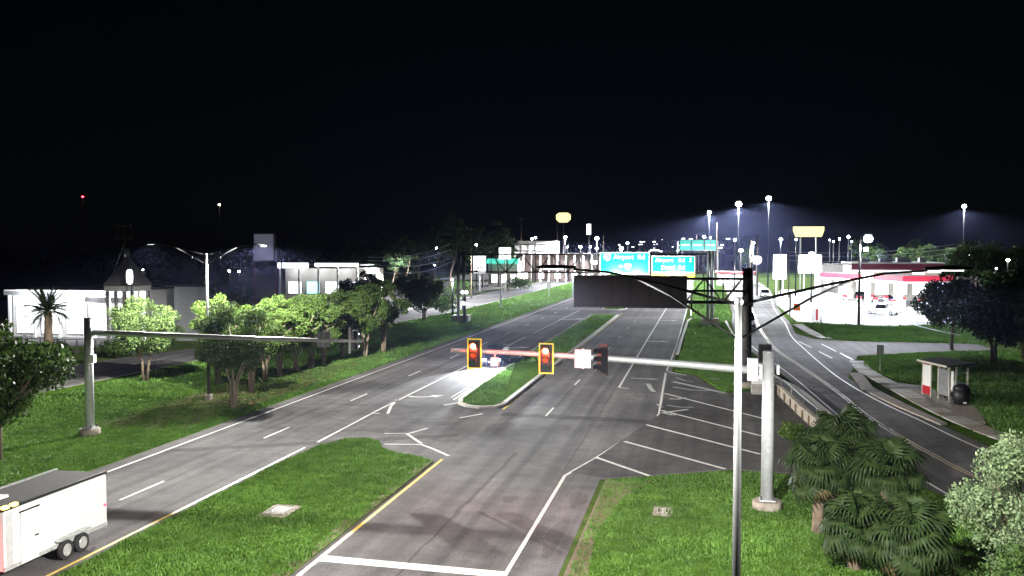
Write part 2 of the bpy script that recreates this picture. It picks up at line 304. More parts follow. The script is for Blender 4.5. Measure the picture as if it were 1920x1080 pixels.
# marks in the opening between the medians
line(road, [g(721, 833), g(790, 834), g(812, 842), g(841, 855)], .2, name='guide_line'); line(road, [g(721, 813), g(762, 813), g(790, 832)], .2, name='guide_line'); line(road, [g(764, 814), g(802, 803)], .18, name='guide_line')
line(road, [g(745, 750), g(733, 762), g(727, 776)], .2, name='guide_line'); line(road, [g(700, 776), g(712, 775)], .2, name='guide_line')
line(road, [g(832, 760), g(868, 754)], .2, 'paint_white', 'guide_line'); line(road, [g(862, 784), g(905, 776)], .2, 'paint_white', 'guide_line'); line(road, [g(850, 750), g(882, 729)], .16, name='guide_line')
def arrow(parent, c, ang, s=1.0, hook=True, m='paint_white'):
    # left/right turn arrow: curved shaft and a triangular head
    mb = MB(); pts = [(-1.15, .35), (-.9, .02), (-.5, -.18), (.0, -.2), (.45, -.02)] if hook else [(-1.1, 0), (.45, 0)]
    T = lambda p: (c[0] + s * (p[0] * cos(ang) - p[1] * sin(ang)), c[1] + s * (p[0] * sin(ang) + p[1] * cos(ang)))
    ribbon(mb, [T(p) for p in pts], .3 * s, ZM + .002)
    e = [(.4, -.48), (1.15, .12), (.3, .42)] if hook else [(.4, -.42), (1.2, 0), (.4, .42)]
    mb.add([(*T(p), ZM + .003) for p in e], [(0, 1, 2)]); return mb.build('turn_arrow', m, parent)
arrow(road, (-20.1, 68.1), radians(25), 1.15); arrow(road, (-20.4, 104.6), radians(25), 1.5); arrow(road, (-19.9, 150), radians(25), 1.9)
arrow(road, (-4.6, 81.2), radians(-10), 1.1, False, 'paint_worn'); arrow(road, (-5.0, 115.2), radians(2), 1.1, False); arrow(road, (-4.7, 150), radians(2), 1.2, False)
# sealed cracks and a darker patch or two
def crack(pts, w, seed, zz=.0155):
    rnd = random.Random(seed); P = []
    for i in range(len(pts) - 1):
        for k in range(12): t = k / 12; P.append((pts[i][0] * (1 - t) + pts[i + 1][0] * t + rnd.uniform(-.06, .06), pts[i][1] * (1 - t) + pts[i + 1][1] * t))
    P.append(pts[-1]); mb = MB(); ribbon(mb, P, w, zz); return mb.build('crack_seal', 'asphalt_dark', road)
crack([(-10.05, 22), (-9.95, 37)], .09, 1); crack([(-9.95, 37), (-9.8, 45), (-9.7, 50)], .22, 2); crack([(-6.6, 46.5), (-6.55, 75)], .07, 3, .0158)
crack([(-24.9, 40), (-24.95, 80)], .1, 4); crack([(-9.9, 65), (-9.9, 78)], .08, 5); crack([(-24.9, 20), (-24.85, 33)], .07, 6)
for poly in ([(-29, 46.0), (-14, 53.5), (-14, 54.6), (-29, 47)], [(-13, 61.0), (-3, 60), (-3, 61.4), (-13, 62.4)]): sheet('old_patch', poly, .0145, 'asphalt_dark', road)
def stain(cx, cy, rx, ry, seed, m='asphalt_stain', z=.0148, name='stain'):
    rnd = random.Random(seed); n = 30; poly = []; ph = [rnd.uniform(0, 6.3) for _ in range(3)]
    for k in range(n):
        q = 2 * pi * k / n; f_ = .8 + .14 * sin(2 * q + ph[0]) + .1 * sin(3 * q + ph[1]) + .06 * sin(5 * q + ph[2]); poly.append((cx + rx * f_ * cos(q), cy + ry * f_ * sin(q)))
    return sheet(name, poly, z, m, road)
for k, (cx, cy, rx, ry) in enumerate(((-19, 54.6, 2.6, .7), (-16.5, 57.5, 1.9, .8), (-12.2, 57, 1.0, 2.0), (-8.6, 57.5, .9, 1.6), (-6.2, 60, .8, 3.2), (-14.5, 52.5, 1.5, .5), (-5.4, 35.5, .5, 2.6), (-5.2, 41, .45, 1.8), (-8.2, 40.5, .35, .9), (-11.5, 37.5, .3, 1.1), (-26.8, 57, .4, 2.4), (-4.3, 72, .7, 2.6))): stain(cx, cy, rx, ry, k, z=.0140 + .00012 * k)
for k, (a_, b_) in enumerate((((1268, 708), (1300, 716)), ((1262, 726), (1330, 733)), ((1255, 748), (1285, 746)), ((1250, 760), (1300, 764)), ((1245, 775), (1275, 778)), ((1215, 720), (1226, 735)), ((1232, 758), (1243, 764)))): line(road, [g(*a_), g((a_[0] + b_[0]) / 2, (a_[1] + b_[1]) / 2 + 2), g(*b_)], .18 + .1 * (k % 3), 'paint_worn', 'worn_paint', .0216 + .0004 * k)
for k, (P_) in enumerate(([(-24.2, 30), (-24.1, 60), (-24.2, 110)], [(-26.2, 30), (-26.1, 60), (-26.2, 110)], [(-22.4, 30), (-22.3, 62), (-22.4, 100)], [(-9.0, 24), (-8.9, 50), (-9.1, 110)], [(-7.2, 24), (-7.3, 50), (-7.2, 110)])): line(road, P_, .4, 'tyre_polish', 'tyre_track', .0136 + .0001 * k)
sheet('pavement_seam', [(-29.4, 158), (-2.6, 158), (-2.6, 173), (-29.4, 173)], .0146, 'asphalt_dark', road)
line(road2, spline(rwr, 3), .13, name='edge_line'); line(road2, [p - Vector((.12, 0, 0)) for p in spline(ryl, 3)], .1, 'paint_yellow_worn', 'centre_line'); line(road2, [p + Vector((.12, 0, 0)) for p in spline(ryl, 3)], .1, 'paint_yellow_worn', 'centre_line')
line(road2, spline(rwl, 3), .12, name='edge_line')
for a, b in (((1497, 640), (1522, 652)), ((1535, 659), (1560, 672)), ((1540, 645), (1568, 659)), ((1575, 662), (1600, 675))): line(road2, [g(*a), g(*b)], .16, 'paint_worn', 'bay_dash', .016)
line(front, [(-50.0, 65.3), (-49.3, 88), (-45.8, 128), (-43.5, 168), (-43.8, 266), (-43.8, 600)], .14); line(front, [(-54.5, 100), (-53.2, 178), (-53.2, 300)], .14)
for y0 in (70, 84, 98, 112, 126, 140, 160, 180): line(front, [(-54.6 + (y0 - 70) * .065 if y0 < 150 else -48.8, y0), (-54.4 + (y0 - 70) * .065 if y0 < 150 else -48.8, y0 + 3.3)], .13, 'paint_worn', 'lane_dash')

# ---- sidewalk of single slabs and the shelter pad
walk = tag(MB().prism([(15.2, 84), (17.9, 81), (19.2, 71), (17.9, 64.3), (15.95, 65.8), (15.0, 78)], -.05, .03).build('sidewalk', 'concrete_old'), kind='structure')
slab = MB().box((0, 0, 0), (1.46, 1.42, .1)).mesh('paving_slab', 'concrete'); slab2 = MB().box((0, 0, 0), (1.46, 1.42, .1)).mesh('paving_slab', 'concrete_old')
def slabs(pts):
    P = spline(pts, .25); acc = 0; last = P[0]
    for i in range(1, len(P)):
        acc += (P[i] - P[i - 1]).length
        if acc > 1.5:
            acc = 0; t = P[min(i + 1, len(P) - 1)] - P[i - 1]
            obj('paving_slab', slab if random.random() < .6 else slab2, walk, (P[i].x, P[i].y, .012 + random.uniform(0, .012)), (0, 0, math.atan2(-t.x, t.y)))
slabs([(14.3, 146), (14.7, 132), (15.6, 122.5)]); slabs([(15.4, 99), (14.95, 92), (15.1, 86), (15.5, 80), (15.9, 73), (16.5, 66), (17.5, 60), (19.2, 54)])
for poly in ([(14.25, 88.5), (13.2, 88), (12.6, 78), (13.6, 70), (14.9, 63), (15.4, 63.4), (14.4, 71), (13.6, 79)],): MB().prism(poly, -.05, .12).build('kerb', 'concrete_old', walk)

# ---- guardrail and low wall beside the right hand road
gp = spline([(3.6, 88), (5.0, 80), (5.9, 75.2), (6.6, 66), (7.15, 59.5)], 1.9)
wl = thing('retaining_wall', 'low pale concrete wall with a flat walkway on top, beside the curving right road', 'wall', (gp[3].x, gp[3].y, 0))
mb = MB(); ribbon(mb, gp, .3, -.1, .75); mb.build('wall_face', 'concrete_old', wl)
mb = MB(); ribbon(mb, [p + Vector((.95, .1, 0)) for p in gp], 1.55, -.1, .42); mb.build('walkway', 'concrete', wl)
for i, p in enumerate(gp[:-1]): MB().box((p.x - .19, p.y, .3), (.09, .32, .62), 0).build('pilaster', 'wood_post', wl)
gr = thing('guardrail', 'thin white metal pipe rail running along the top of the low concrete wall', 'guardrail', (gp[3].x + .3, gp[3].y, .42))
mb = MB().tube([(p.x + .3, p.y, 1.12) for p in gp], .045, 6); mb.build('rail', 'galvanized', gr)
for p in gp[::2]: MB().box((p.x + .3, p.y, .76), (.07, .07, .7)).build('post', 'galvanized', gr)

# ================================================================== STREET LIGHTS WITH TWO ARMS
def twin_light(base, H, la, lb, z_tip, label, powers, group, cap=9, rp=.13, ra=1.0, pw_=2.6, cut=.1):
    x, y = base; t = thing('street_light', label, 'street light', (x, y, 0), group)
    MB().tube([(x, y, 0), (x, y, H)], [rp, rp * .62], 14).build('pole', 'pole_grey', t)
    MB().box((x, y, .2), (.45, .45, .4)).build('base', 'concrete', t)
    MB().sphere((x, y, H), .1, 8, 5).build('pole_cap', 'aluminium', t)
    for s, L, pw in ((-1, la, powers[0]), (1, lb, powers[1])):
        up = [(x, y, H - .05), (x + s * L * .45, y, H + (z_tip - H) * .52), (x + s * L * .78, y, z_tip - .06), (x + s * L, y, z_tip)]
        a = MB().tube(up, [.045 * ra, .042 * ra, .038 * ra, .034 * ra], 7).build('arm', 'shaded_grey', t)
        lo = [(x, y, H - .75), (x + s * L * .4, y, H - .05 + (z_tip - H) * .25), (x + s * L * .62, y, H + (z_tip - H) * .73)]
        MB().tube(lo, .036 * ra, 7).build('brace', 'shaded_grey', t); xs = x + s * L * .28
        MB().tube([(xs, y, H - .28), (xs, y, H + (z_tip - H) * .34)], .026 * ra, 6).build('strut', 'shaded_grey', t)
        # cobra head luminaire
        hx = x + s * L; secs = []
        for k, (d, w, h) in enumerate(((-.05, .05, .05), (.15, .13, .08), (.45, .17, .1), (.7, .14, .07), (.8, .06, .03))):
            secs.append([(hx + s * d, y + w * cos(q), z_tip + .03 + h * .7 * sin(q) * (1 if sin(q) > 0 else .35)) for q in [2 * pi * j / 8 for j in range(8)]])
        hd = MB().loft(secs).build('luminaire', 'black_plastic', t)
        MB().box((hx + s * .42, y, z_tip + .005), (.4, .22, .03)).build('lens', 'lamp_soft', hd)
        batwing(light('lamp_light', hd, (hx + s * .42, y, z_tip - .1), pw, (1, .97, .92), 'POINT', .12), cap if s > 0 else min(cap, 6), pw_, cut if s > 0 else .1)
    return t
twin_light((-35.43, 63.38), 10.72, 4.1, 3.9, 11.45, 'twin arm street light rising behind the crape myrtles on the left', (3800, 9800), 'twin arm street lights', 13, pw_=2.8, cut=.06)
twin_light((.76, 19.2), 9.98, 3.3, 3.5, 10.62, 'near twin arm street light pole crossing the frame right of centre', (9500, 2700), 'twin arm street lights', 6, .105, .68, 2.6, .08)

# ================================================================== SIGNAL MAST ARMS
def mast(base, H, arm, label, cap=True):
    x, y = base; t = thing('signal_mast', label, 'mast arm', (x, y, 0))
    b = MB().tube([(x, y, -.1), (x, y, .38)], [.62, .6], 16).build('concrete_footing', 'concrete_old', t)
    MB().box((x, y, .43), (.66, .66, .05)).build('base_plate', 'mast_steel', t)
    for sx in (-1, 1):
        for sy in (-1, 1): MB().tube([(x + sx * .26, y + sy * .26, .4), (x + sx * .26, y + sy * .26, .62)], .035, 6).build('anchor_bolt', 'weathered_steel', t)
    MB().tube([(x, y, .45), (x, y, H)], [.27, .235], 18).build('pole', 'mast_steel', t)
    if cap: MB().tube([(x, y, H), (x, y, H + .06)], [.25, .2], 18).build('pole_cap', 'mast_steel', t)
    (x1, z0, z1) = arm; s = 1 if x1 > x else -1
    MB().box((x + s * .32, y, z0), (.12, .5, .62)).build('flange_plate', 'mast_steel', t)
    n = 9; MB().tube([(x + s * .3 + (x1 - x - s * .3) * k / n, y, z0 + (z1 - z0) * (1 - (1 - k / n) ** 1.6)) for k in range(n + 1)], [.175 - .085 * k / n for k in range(n + 1)], 14).build('arm', 'mast_steel', t)
    MB().tube([(x1, y, z1), (x1 + s * .03, y, z1)], .1, 12).build('arm_cap', 'mast_steel', t)
    return t
m1 = mast((2.87, 41.06), 6.7, (-10.95, 5.9, 6.5), 'grey signal mast on a round footing at right, its arm carrying the red signals')
m2 = mast((-35.7, 49.97), 6.97, (-18.56, 6.13, 5.93), 'grey signal mast on the left lawn, its long arm ending over the road')
MB().box((-35.32, 49.8, 4.6), (.3, .3, .5)).build('junction_box', 'sign_white', m2); MB().box((3.25, 40.95, 6.0), (.1, .3, .4)).build('hand_hole', 'mast_steel', m1)
MB().box((2.2, 40.8, 6.0), (.42, .32, .95)).build('clamp_box', 'mast_steel', m1)
def signal(x, y, z, label, lit=True, rot=0, border=True, group=None):
    t = thing('traffic_signal', label, 'traffic light', (x, y, z), group); t.rotation_euler = (0, 0, rot)
    Bl = dict(local=True)
    MB().box((0, -.1, 0), (.34, .2, 1.06)).build('housing', 'black_plastic', t, **Bl)
    bp = MB()
    for c, d in (((-.25, .0, 0), (.16, .02, 1.36)), ((.25, .0, 0), (.16, .02, 1.36)), ((0, 0, .605), (.34, .02, .15)), ((0, 0, -.605), (.34, .02, .15))): bp.box(c, d)
    b = bp.build('backplate', 'black_plastic', t, **Bl)
    if border:
        e = MB()
        for c, d in (((-.3, -.014, 0), (.06, .006, 1.36)), ((.3, -.014, 0), (.06, .006, 1.36)), ((0, -.014, .65), (.54, .006, .06)), ((0, -.014, -.65), (.54, .006, .06))): e.box(c, d)
        e.build('reflective_border', 'yellow_tape', b, **Bl)
    for k, zz in enumerate((.35, 0, -.35)):
        ln = MB().tube([(0, -.2, zz), (0, -.215, zz)], .145, 20)
        L = ln.build('lens', ('lens_red' if lit else 'lens_off_red', 'lens_off_amber', 'lens_off_green')[k], t, **Bl)
        if lit and k == 0: MB().tube([(0, -.216, zz), (0, -.222, zz)], .12, 16).build('lens_glare', 'lens_glare', L, **Bl)  # yellow disc added to imitate the glare of the overexposed red lens
        vs = []; fs = []; n = 12
        for i in range(n + 1):
            q = radians(-25 + 230 * i / n)
            for d, r in ((-.2, .16), (-.42, .155)): vs.append((r * cos(q), d, zz + r * sin(q)))
        for i in range(n): fs.append((2 * i, 2 * i + 1, 2 * i + 3, 2 * i + 2))
        MB().add(vs, fs, True).build('visor', 'black_plastic', L, **Bl)
    if lit:
        q = bpy.data.lights.new('signal_light', 'POINT'); q.energy = 420; q.color = (1, .07, .03); q.shadow_soft_size = .1
        o = bpy.data.objects.new('signal_light', q); C.objects.link(o); o.parent = t; o.location = (0, -.5, .3); o.rotation_euler = (pi / 2, 0, pi)
        o.rotation_euler = Vector((0, -1, -.05)).to_track_quat('-Z', 'Y').to_euler()
    MB().box((0, .06, 0), (.08, .12, .5)).build('bracket', 'galvanized', t, **Bl)
    return t
p = pt(890, 663, 40.78); signal(p.x, 40.75, p.z, 'lit red traffic signal at the outer end of the mast arm')
p = pt(1024.5, 672, 40.78); signal(p.x, 40.75, p.z, 'lit red traffic signal nearer the middle of the mast arm')
p = pt(1131, 674, 40.78); signal(p.x, 40.8, p.z, 'unlit dark traffic signal turned sideways on the mast arm', False, radians(-50), False)
p0 = pt(1078, 655, 40.9); p1 = pt(1108, 690, 40.9)
sg = thing('arm_sign', 'plain white sign plate fixed on the right mast arm between two signals', 'sign', ((p0.x + p1.x) / 2, 40.86, (p0.z + p1.z) / 2))
MB().box((0, 0, 0), (p0.x * -1 + p1.x, .02, p0.z - p1.z)).build('plate', 'sign_white', sg, True); MB().box((0, .02, 0), (.08, .03, .9)).build('bracket', 'galvanized', sg, True)
p0 = pt(590, 622, 49.8); p1 = pt(615, 652, 49.8)
sg = thing('arm_sign', 'grey back of a rectangular sign on the left mast arm', 'sign', ((p0.x + p1.x) / 2, 50.12, (p0.z + p1.z) / 2))
MB().box((0, 0, 0), (p1.x - p0.x, .02, p0.z - p1.z)).build('plate', 'sign_grey', sg, True); MB().box((0, -.03, 0), (.08, .03, .95)).build('bracket', 'galvanized', sg, True)
p = pt(657, 638, 49.97)
sg = thing('traffic_signal', 'signal seen from behind near the tip of the left mast arm', 'traffic light', (p.x, 49.97, p.z))
MB().box((0, -.12, 0), (.1, .05, 1.45)).build('mounting_bracket', 'sign_white', sg, True); MB().box((.2, .18, 0), (.34, .22, 1.06)).build('housing', 'black_plastic', sg, True)
for zz in (.35, 0, -.35): MB().tube([(.2, .29, zz), (.2, .5, zz)], .155, 12).build('visor', 'black_plastic', sg, True)
p = pt(928, 678, 41.0)
cm = thing('detector_camera', 'pale lavender detector box hanging under the mast arm beside the outer signal', 'camera', (p.x, 41.0, p.z))
MB().box((0, 0, 0), (.32, .3, .36)).build('box', 'sign_white', cm, True); MB().tube([(0, 0, .18), (0, 0, .42)], .04, 6).build('bracket', 'galvanized', cm, True)

# ================================================================== MESSAGE SIGN ON A CANTILEVER
dx, dy = 3.7, 77.3
d = thing('message_sign', 'dark rear of a large overhead message sign on a cantilever truss', 'message sign', (dx, dy, 0))
MB().tube([(dx, dy, -.1), (dx, dy, .55)], .95, 20).build('concrete_footing', 'concrete_old', d)
MB().tube([(dx, dy, .5), (dx, dy, 9.5)], [.4, .36], 20).build('pole', 'weathered_steel', d); MB().tube([(dx, dy, 9.5), (dx, dy, 9.6)], .42, 20).build('pole_cap', 'weathered_steel', d)
MB().tube([(dx, dy, .5), (dx, dy, .6)], .62, 20).build('base_plate', 'weathered_steel', d)
zt, zb = 8.75, 6.85; xa = -9.6
for yy in (dy - .75, dy + .75):
    for zz in (zt, (zt + zb) / 2 if yy < dy else zb + .01, zb): MB().tube([(dx, yy if abs(yy - dy) < .1 else yy, zz), (xa, yy, zz)], .085, 8).build('chord', 'weathered_steel', d)
    n = 9
    for k in range(n):
        a = dx - .4 + (xa - dx) * k / n; b = dx - .4 + (xa - dx) * (k + 1) / n
        MB().tube([(a, yy, zb if k % 2 else zt), (b, yy, zt if k % 2 else zb)], .05, 6).build('diagonal', 'weathered_steel', d); MB().tube([(b, yy, zb), (b, yy, zt)], .045, 6).build('vertical', 'weathered_steel', d)
for zz in (zt, zb): MB().box((dx, dy, zz), (.5, 1.8, .22)).build('bracket', 'weathered_steel', d)
# sign housing hangs behind the truss: 9 m x 2.4 m x 1 m
cab = MB().box((-5.48, dy - 1.4, 7.72), (8.95, 1.0, 2.42)).build('housing', 'dark_panel', d)
for k in range(1, 6): MB().box((-5.48 - 4.475 + k * 8.95 / 6, dy - 1.905, 7.72), (.05, .02, 2.36)).build('seam_strip', 'black_plastic', cab)
MB().box((-5.48, dy - 1.4, 8.965), (9.1, 1.1, .06)).build('top_flashing', 'black_plastic', cab); MB().box((-5.48, dy - 1.4, 6.475), (9.1, 1.1, .06)).build('bottom_flashing', 'black_plastic', cab)
for k in range(3): MB().box((-8.2 + 2.7 * k, dy - 1.93, 8.75), (.5, .05, .18)).build('vent', 'black_plastic', cab)
# roadside cabinets by its foot
p = g(1417, 715)
c1 = thing('control_cabinet', 'dark grey control cabinet raised on a post right of the big sign pole', 'cabinet', (p[0] + .35, 75.9, 0))
MB().box((0, 0, 3.0), (1.0, .55, 1.35)).build('box', 'weathered_steel', c1, True); MB().box((0, 0, 1.2), (.12, .12, 2.4)).build('post', 'galvanized', c1, True); MB().box((0, -.285, 3.0), (.86, .02, 1.2)).build('door', 'dark_panel', c1, True)
c1 = thing('control_cabinet', 'white control cabinet on a low plinth right of the big sign pole', 'cabinet', (p[0] - .05, 74.4, 0))
MB().box((0, 0, 1.55), (1.25, .7, 1.5)).build('box', 'sign_white', c1, True); MB().box((0, 0, .4), (1.4, .85, .8)).build('plinth', 'concrete', c1, True); MB().box((0, -.36, 1.55), (1.1, .02, 1.35)).build('door', 'sign_white', c1, True); MB().box((0, 0, 2.32), (1.35, .8, .06)).build('lid', 'sign_white', c1, True)

# ================================================================== GANTRY WITH GREEN GUIDE SIGNS
gy = 142.0; gl, grx = -36.4, 1.5
G = thing('sign_gantry', 'steel truss gantry spanning the far road and holding the green signs', 'gantry', ((gl + grx) / 2, gy, 0))
for xx in (gl, grx):
    ft = MB().box((xx, gy, .45), (2.6, 1.9, 1.1)).build('footing', 'concrete', G)
    for oy in (-.6, .6): MB().tube([(xx + (oy * .5), gy + oy, .9), (xx + oy * .5, gy + oy, 11.0)], .24, 12).build('upright', 'galvanized', G)
    for zz in (3.5, 7.3): MB().box((xx, gy, zz), (.3, 1.3, .2)).build('cross_tie', 'galvanized', G)
zt, zb = 10.45, 7.7
for oy in (-.6, .6):
    for zz in (zt, zb): MB().tube([(gl, gy + oy, zz), (grx, gy + oy, zz)], .11, 8).build('chord', 'weathered_steel', G)
    n = 16
    for k in range(n):
        a = gl + (grx - gl) * k / n; b = gl + (grx - gl) * (k + 1) / n
        MB().tube([(a, gy + oy, zb if k % 2 else zt), (b, gy + oy, zt if k % 2 else zb)], .06, 6).build('diagonal', 'weathered_steel', G); MB().tube([(b, gy + oy, zb), (b, gy + oy, zt)], .055, 6).build('vertical', 'weathered_steel', G)
def guide_sign(x0, y0, x1, y1, label, texts, shields, exit_panel=False):
    a = pt(x0, y0, 140.6); b = pt(x1, y1, 140.6); w = b.x - a.x; h = a.z - b.z; cx, cz = (a.x + b.x) / 2, (a.z + b.z) / 2
    t = thing('guide_sign', label, 'road sign', (cx, 140.6, cz), 'green guide signs')
    MB().box((0, 0, 0), (w, .08, h)).build('panel', 'sign_white', t, True); MB().box((0, -.045, 0), (w - .22, .02, h - .22)).build('face', 'sign_green', t, True)
    for s, sx, sz, size in texts:
        me = text_mesh(s, size, 'sign_white'); obj('lettering', me, t, (sx, -.06, sz), (pi / 2, 0, 0))
    for sx, sz, r in shields:
        prof = [(-.9, .75), (-.45, .95), (0, .78), (.45, .95), (.9, .75), (1.0, .1), (.75, -.5), (0, -1.0), (-.75, -.5), (-1.0, .1)]
        sh = MB().add([(sx + q[0] * r, -.058, sz + q[1] * r) for q in prof], [tuple(range(len(prof)))[::-1]]).build('route_shield', 'sign_white', t, True)
        top = [(-.82, .68), (-.45, .85), (0, .7), (.45, .85), (.82, .68), (.88, .42), (-.88, .42)]; MB().add([(sx + q[0] * r, -.062, sz + q[1] * r) for q in top], [tuple(range(7))[::-1]]).build('shield_crown', 'red_panel', sh, True)
        bt = [(-.9, .34), (.9, .34), (.88, .1), (.66, -.45), (0, -.86), (-.66, -.45), (-.88, .1)]; MB().add([(sx + q[0] * r, -.062, sz + q[1] * r) for q in bt], [tuple(range(7))]).build('shield_field', 'shield_blue', sh, True)
        me = text_mesh('95', r * 1.05, 'sign_white'); obj('route_number', me, sh, (sx - r * .58, -.068, sz - r * .42), (pi / 2, 0, 0))
    for q in (-.3, .3): MB().box((q * w, .25, 0), (.1, .45, h)).build('hanger', 'galvanized', t, True)
    if exit_panel:
        ep = MB().box((0, 0, -h / 2 - .38), (w, .08, .72)).build('exit_panel', 'yellow_tape', t, True); me = text_mesh('EXIT      ONLY', .5, 'black_plastic'); obj('lettering', me, ep, (-1.7, -.05, -h / 2 - .56), (pi / 2, 0, 0))
    return t
mat('shield_blue', (.02, .05, .25), .4)
guide_sign(1125, 473, 1218, 514, 'larger green guide sign with route shields, left on the far gantry', [('Airport', -1.65, .62, .98), ('Rd', 1.9, .62, .98), ('to', -.85, -.62, .62)], [(-2.6, .85, .55), (.45, -.5, .5)])
guide_sign(1222, 480, 1303, 511.5, 'smaller green guide sign reading Rd S over a yellow strip', [('Airport', -2.6, .35, .85), ('Rd', .75, .35, .85), ('S', 2.3, .35, .85), ('Duval', -1.75, -.72, .85), ('Rd', .75, -.72, .85)], [], True)
# lamps over the signs (the signs glow in their light)
for x in (-12.6, -9.4, -3.8):
    a = MB().tube([(x, gy - .6, zb - .1), (x, 137.2, zb - .95)], .04, 6).build('light_arm', 'galvanized', G); MB().box((x, 137.1, zb - 1.0), (1.2, .25, .12)).build('sign_light', 'sign_grey', a)
    light('sign_light_lamp', a, (x, 137.15, zb - .8), 7000, (.95, 1, .98), 'SPOT', .2, 120, (0, .75, .5))

# ================================================================== VEGETATION
def np_mesh(name, V, F, m, smooth=False):
    me = bpy.data.meshes.new(name); n = len(F); k = F.shape[1]
    me.vertices.add(len(V)); me.vertices.foreach_set('co', V.astype(np.float32).ravel()); me.loops.add(n * k); me.loops.foreach_set('vertex_index', F.astype(np.int32).ravel())
    me.polygons.add(n); me.polygons.foreach_set('loop_start', np.arange(n, dtype=np.int32) * k); me.polygons.foreach_set('loop_total', np.full(n, k, dtype=np.int32))
    me.materials.append(MATS[m]); me.update(calc_edges=True); me.validate(); return me
def leaf_cloud(rng, centers, radii, n, size, m, name='crown', flat=1.0, aspect=.5):
    c = np.asarray(centers, float); r = np.asarray(radii, float); pr = r ** 2; pr /= pr.sum()
    idx = rng.choice(len(c), n, p=pr); d = rng.normal(size=(n, 3)); d /= np.linalg.norm(d, axis=1)[:, None]
    rad = r[idx] * (rng.uniform(.35, 1.0, n) ** .6); d2 = d.copy(); d2[:, 2] *= flat
    P = c[idx] + d2 * rad[:, None]
    u = rng.normal(size=(n, 3)); u += d * .3; u[:, 2] -= .25; u /= np.linalg.norm(u, axis=1)[:, None]
    w = np.cross(u, rng.normal(size=(n, 3)) + d * .8); w /= np.linalg.norm(w, axis=1)[:, None]
    s = (size * rng.uniform(.6, 1.4, n))[:, None]
    V = np.stack([P - u * s * .5, P + w * s * aspect * .5, P + u * s * .5, P - w * s * aspect * .5], 1).reshape(-1, 3)
    F = np.arange(n * 4).reshape(n, 4); return np_mesh(name, V, F, m)
def blobs(rng, n, rx, rz, zc, rmin, rmax, hollow=.45):
    out = []; rr = []
    while len(out) < n:
        q = rng.uniform(-1, 1, 3)
        L = np.linalg.norm(q)
        if L > 1 or L < hollow: continue
        out.append((q[0] * rx, q[1] * rx, zc + q[2] * rz)); rr.append(rng.uniform(rmin, rmax))
    return out, rr
def limbs(rng, H, stems, spread, r0, m, base_spread=.15, name='trunk'):
    mb = MB()
    for k in range(stems):
        a = 2 * pi * k / stems + rng.uniform(-.4, .4); b = base_spread * (stems > 1); sp = spread * rng.uniform(.6, 1.1)
        p = [(b * cos(a), b * sin(a), -.05), (b * 1.6 * cos(a) + rng.uniform(-.1, .1), b * 1.6 * sin(a), H * .3), (sp * .5 * cos(a), sp * .5 * sin(a), H * .6), (sp * cos(a + .2), sp * sin(a + .2), H)]
        mb.tube(p, [r0, r0 * .75, r0 * .5, r0 * .18], 7)
        for j in range(3):
            q = Vector(p[2]) * (1 - j * .3) + Vector(p[1]) * j * .3; aa = a + rng.uniform(-1.2, 1.2); l = spread * rng.uniform(.5, .9)
            mb.tube([q, q + Vector((cos(aa) * l * .5, sin(aa) * l * .5, l * .5)), q + Vector((cos(aa) * l, sin(aa) * l, l * rng.uniform(.5, .9)))], [r0 * .42, r0 * .25, r0 * .1], 5)
    return mb.mesh(name, m)
def tree_kind(seed, H, rx, rz, zc, nb, leaves, size, lm, stems=1, r0=.18, bark='bark', spread=None, flat=.8, rb=(.22, .42), hollow=.4, aspect=.55):
    rng = np.random.default_rng(seed); c, r = blobs(rng, nb, rx * .78, rz * .78, zc, rx * rb[0], rx * rb[1], hollow)
    return (limbs(rng, zc + rz * .3, stems, spread or rx * .7, r0, bark), leaf_cloud(rng, c, r, leaves, size, lm, flat=flat, aspect=aspect))
def tree(kind, name, label, cat, x, y, s=1.0, rz=0, group=None, sz=None):
    t = thing(name, label, cat, (x, y, 0), group); t.rotation_euler = (0, 0, rz); t.scale = (s, s, sz or s)
    obj('trunk', kind[0], t); obj('crown', kind[1], t); return t
MY = [tree_kind(20 + k, 7.6, 3.0 + .15 * (k % 2), 3.0, 4.9, 66, 18000, .17, 'leaf_myrtle', 6, .085, 'bark_pale', 2.0, rb=(.09, .27), hollow=.3) for k in range(4)]
BR = tree_kind(40, 7.4, 3.7, 2.6, 4.8, 70, 18000, .18, 'leaf_bright', 2, .15, 'bark', 2.4, rb=(.09, .27), hollow=.3)
DK = [tree_kind(50 + k, 8, 4.2, 3.6, 5.2, 36, 8000, .36, 'leaf_dark', 2, .2, 'bark', 3.0) for k in range(3)]
FA = [tree_kind(60 + k, 12, 5.0, 5.0, 8.0, 40, 4500, .62, 'leaf_dark', 1, .3, 'bark', 3.4, rb=(.16, .34)) for k in range(3)]
PI = [tree_kind(70 + k, 20, 4.0, 6.5, 14.5, 34, 4500, .6, 'leaf_pine', 1, .28, 'bark', 2.6, flat=.5, rb=(.2, .38), hollow=.25, aspect=.35) for k in range(2)]
row = [(445, 765, 1.0), (478, 735, .9), (503, 715, .92), (530, 705, .95), (560, 697, .9), (590, 690, .95), (612, 685, .9), (648, 672, .95), (690, 668, 1.0), (724, 660, 1.02)]
wds = ['first and nearest crape myrtle of the left row, pale stems, brightly lit crown', 'second crape myrtle of the left row, just behind the nearest', 'third crape myrtle of the left row', 'fourth crape myrtle of the left row', 'fifth crape myrtle of the left row',
       'sixth crape myrtle of the left row, behind the mast arm sign', 'seventh crape myrtle of the left row, under the mast arm sign', 'eighth crape myrtle of the left row, behind the mast arm tip', 'second to last crape myrtle of the left row, right of the arm tip', 'farthest crape myrtle at the right end of the left row']
for k, (a, b, s) in enumerate(row):
    p = g(a, b); tree(MY[k % 4], 'crape_myrtle', wds[k], 'tree', p[0] - .3, p[1], s, k * 1.3, 'row of crape myrtles')
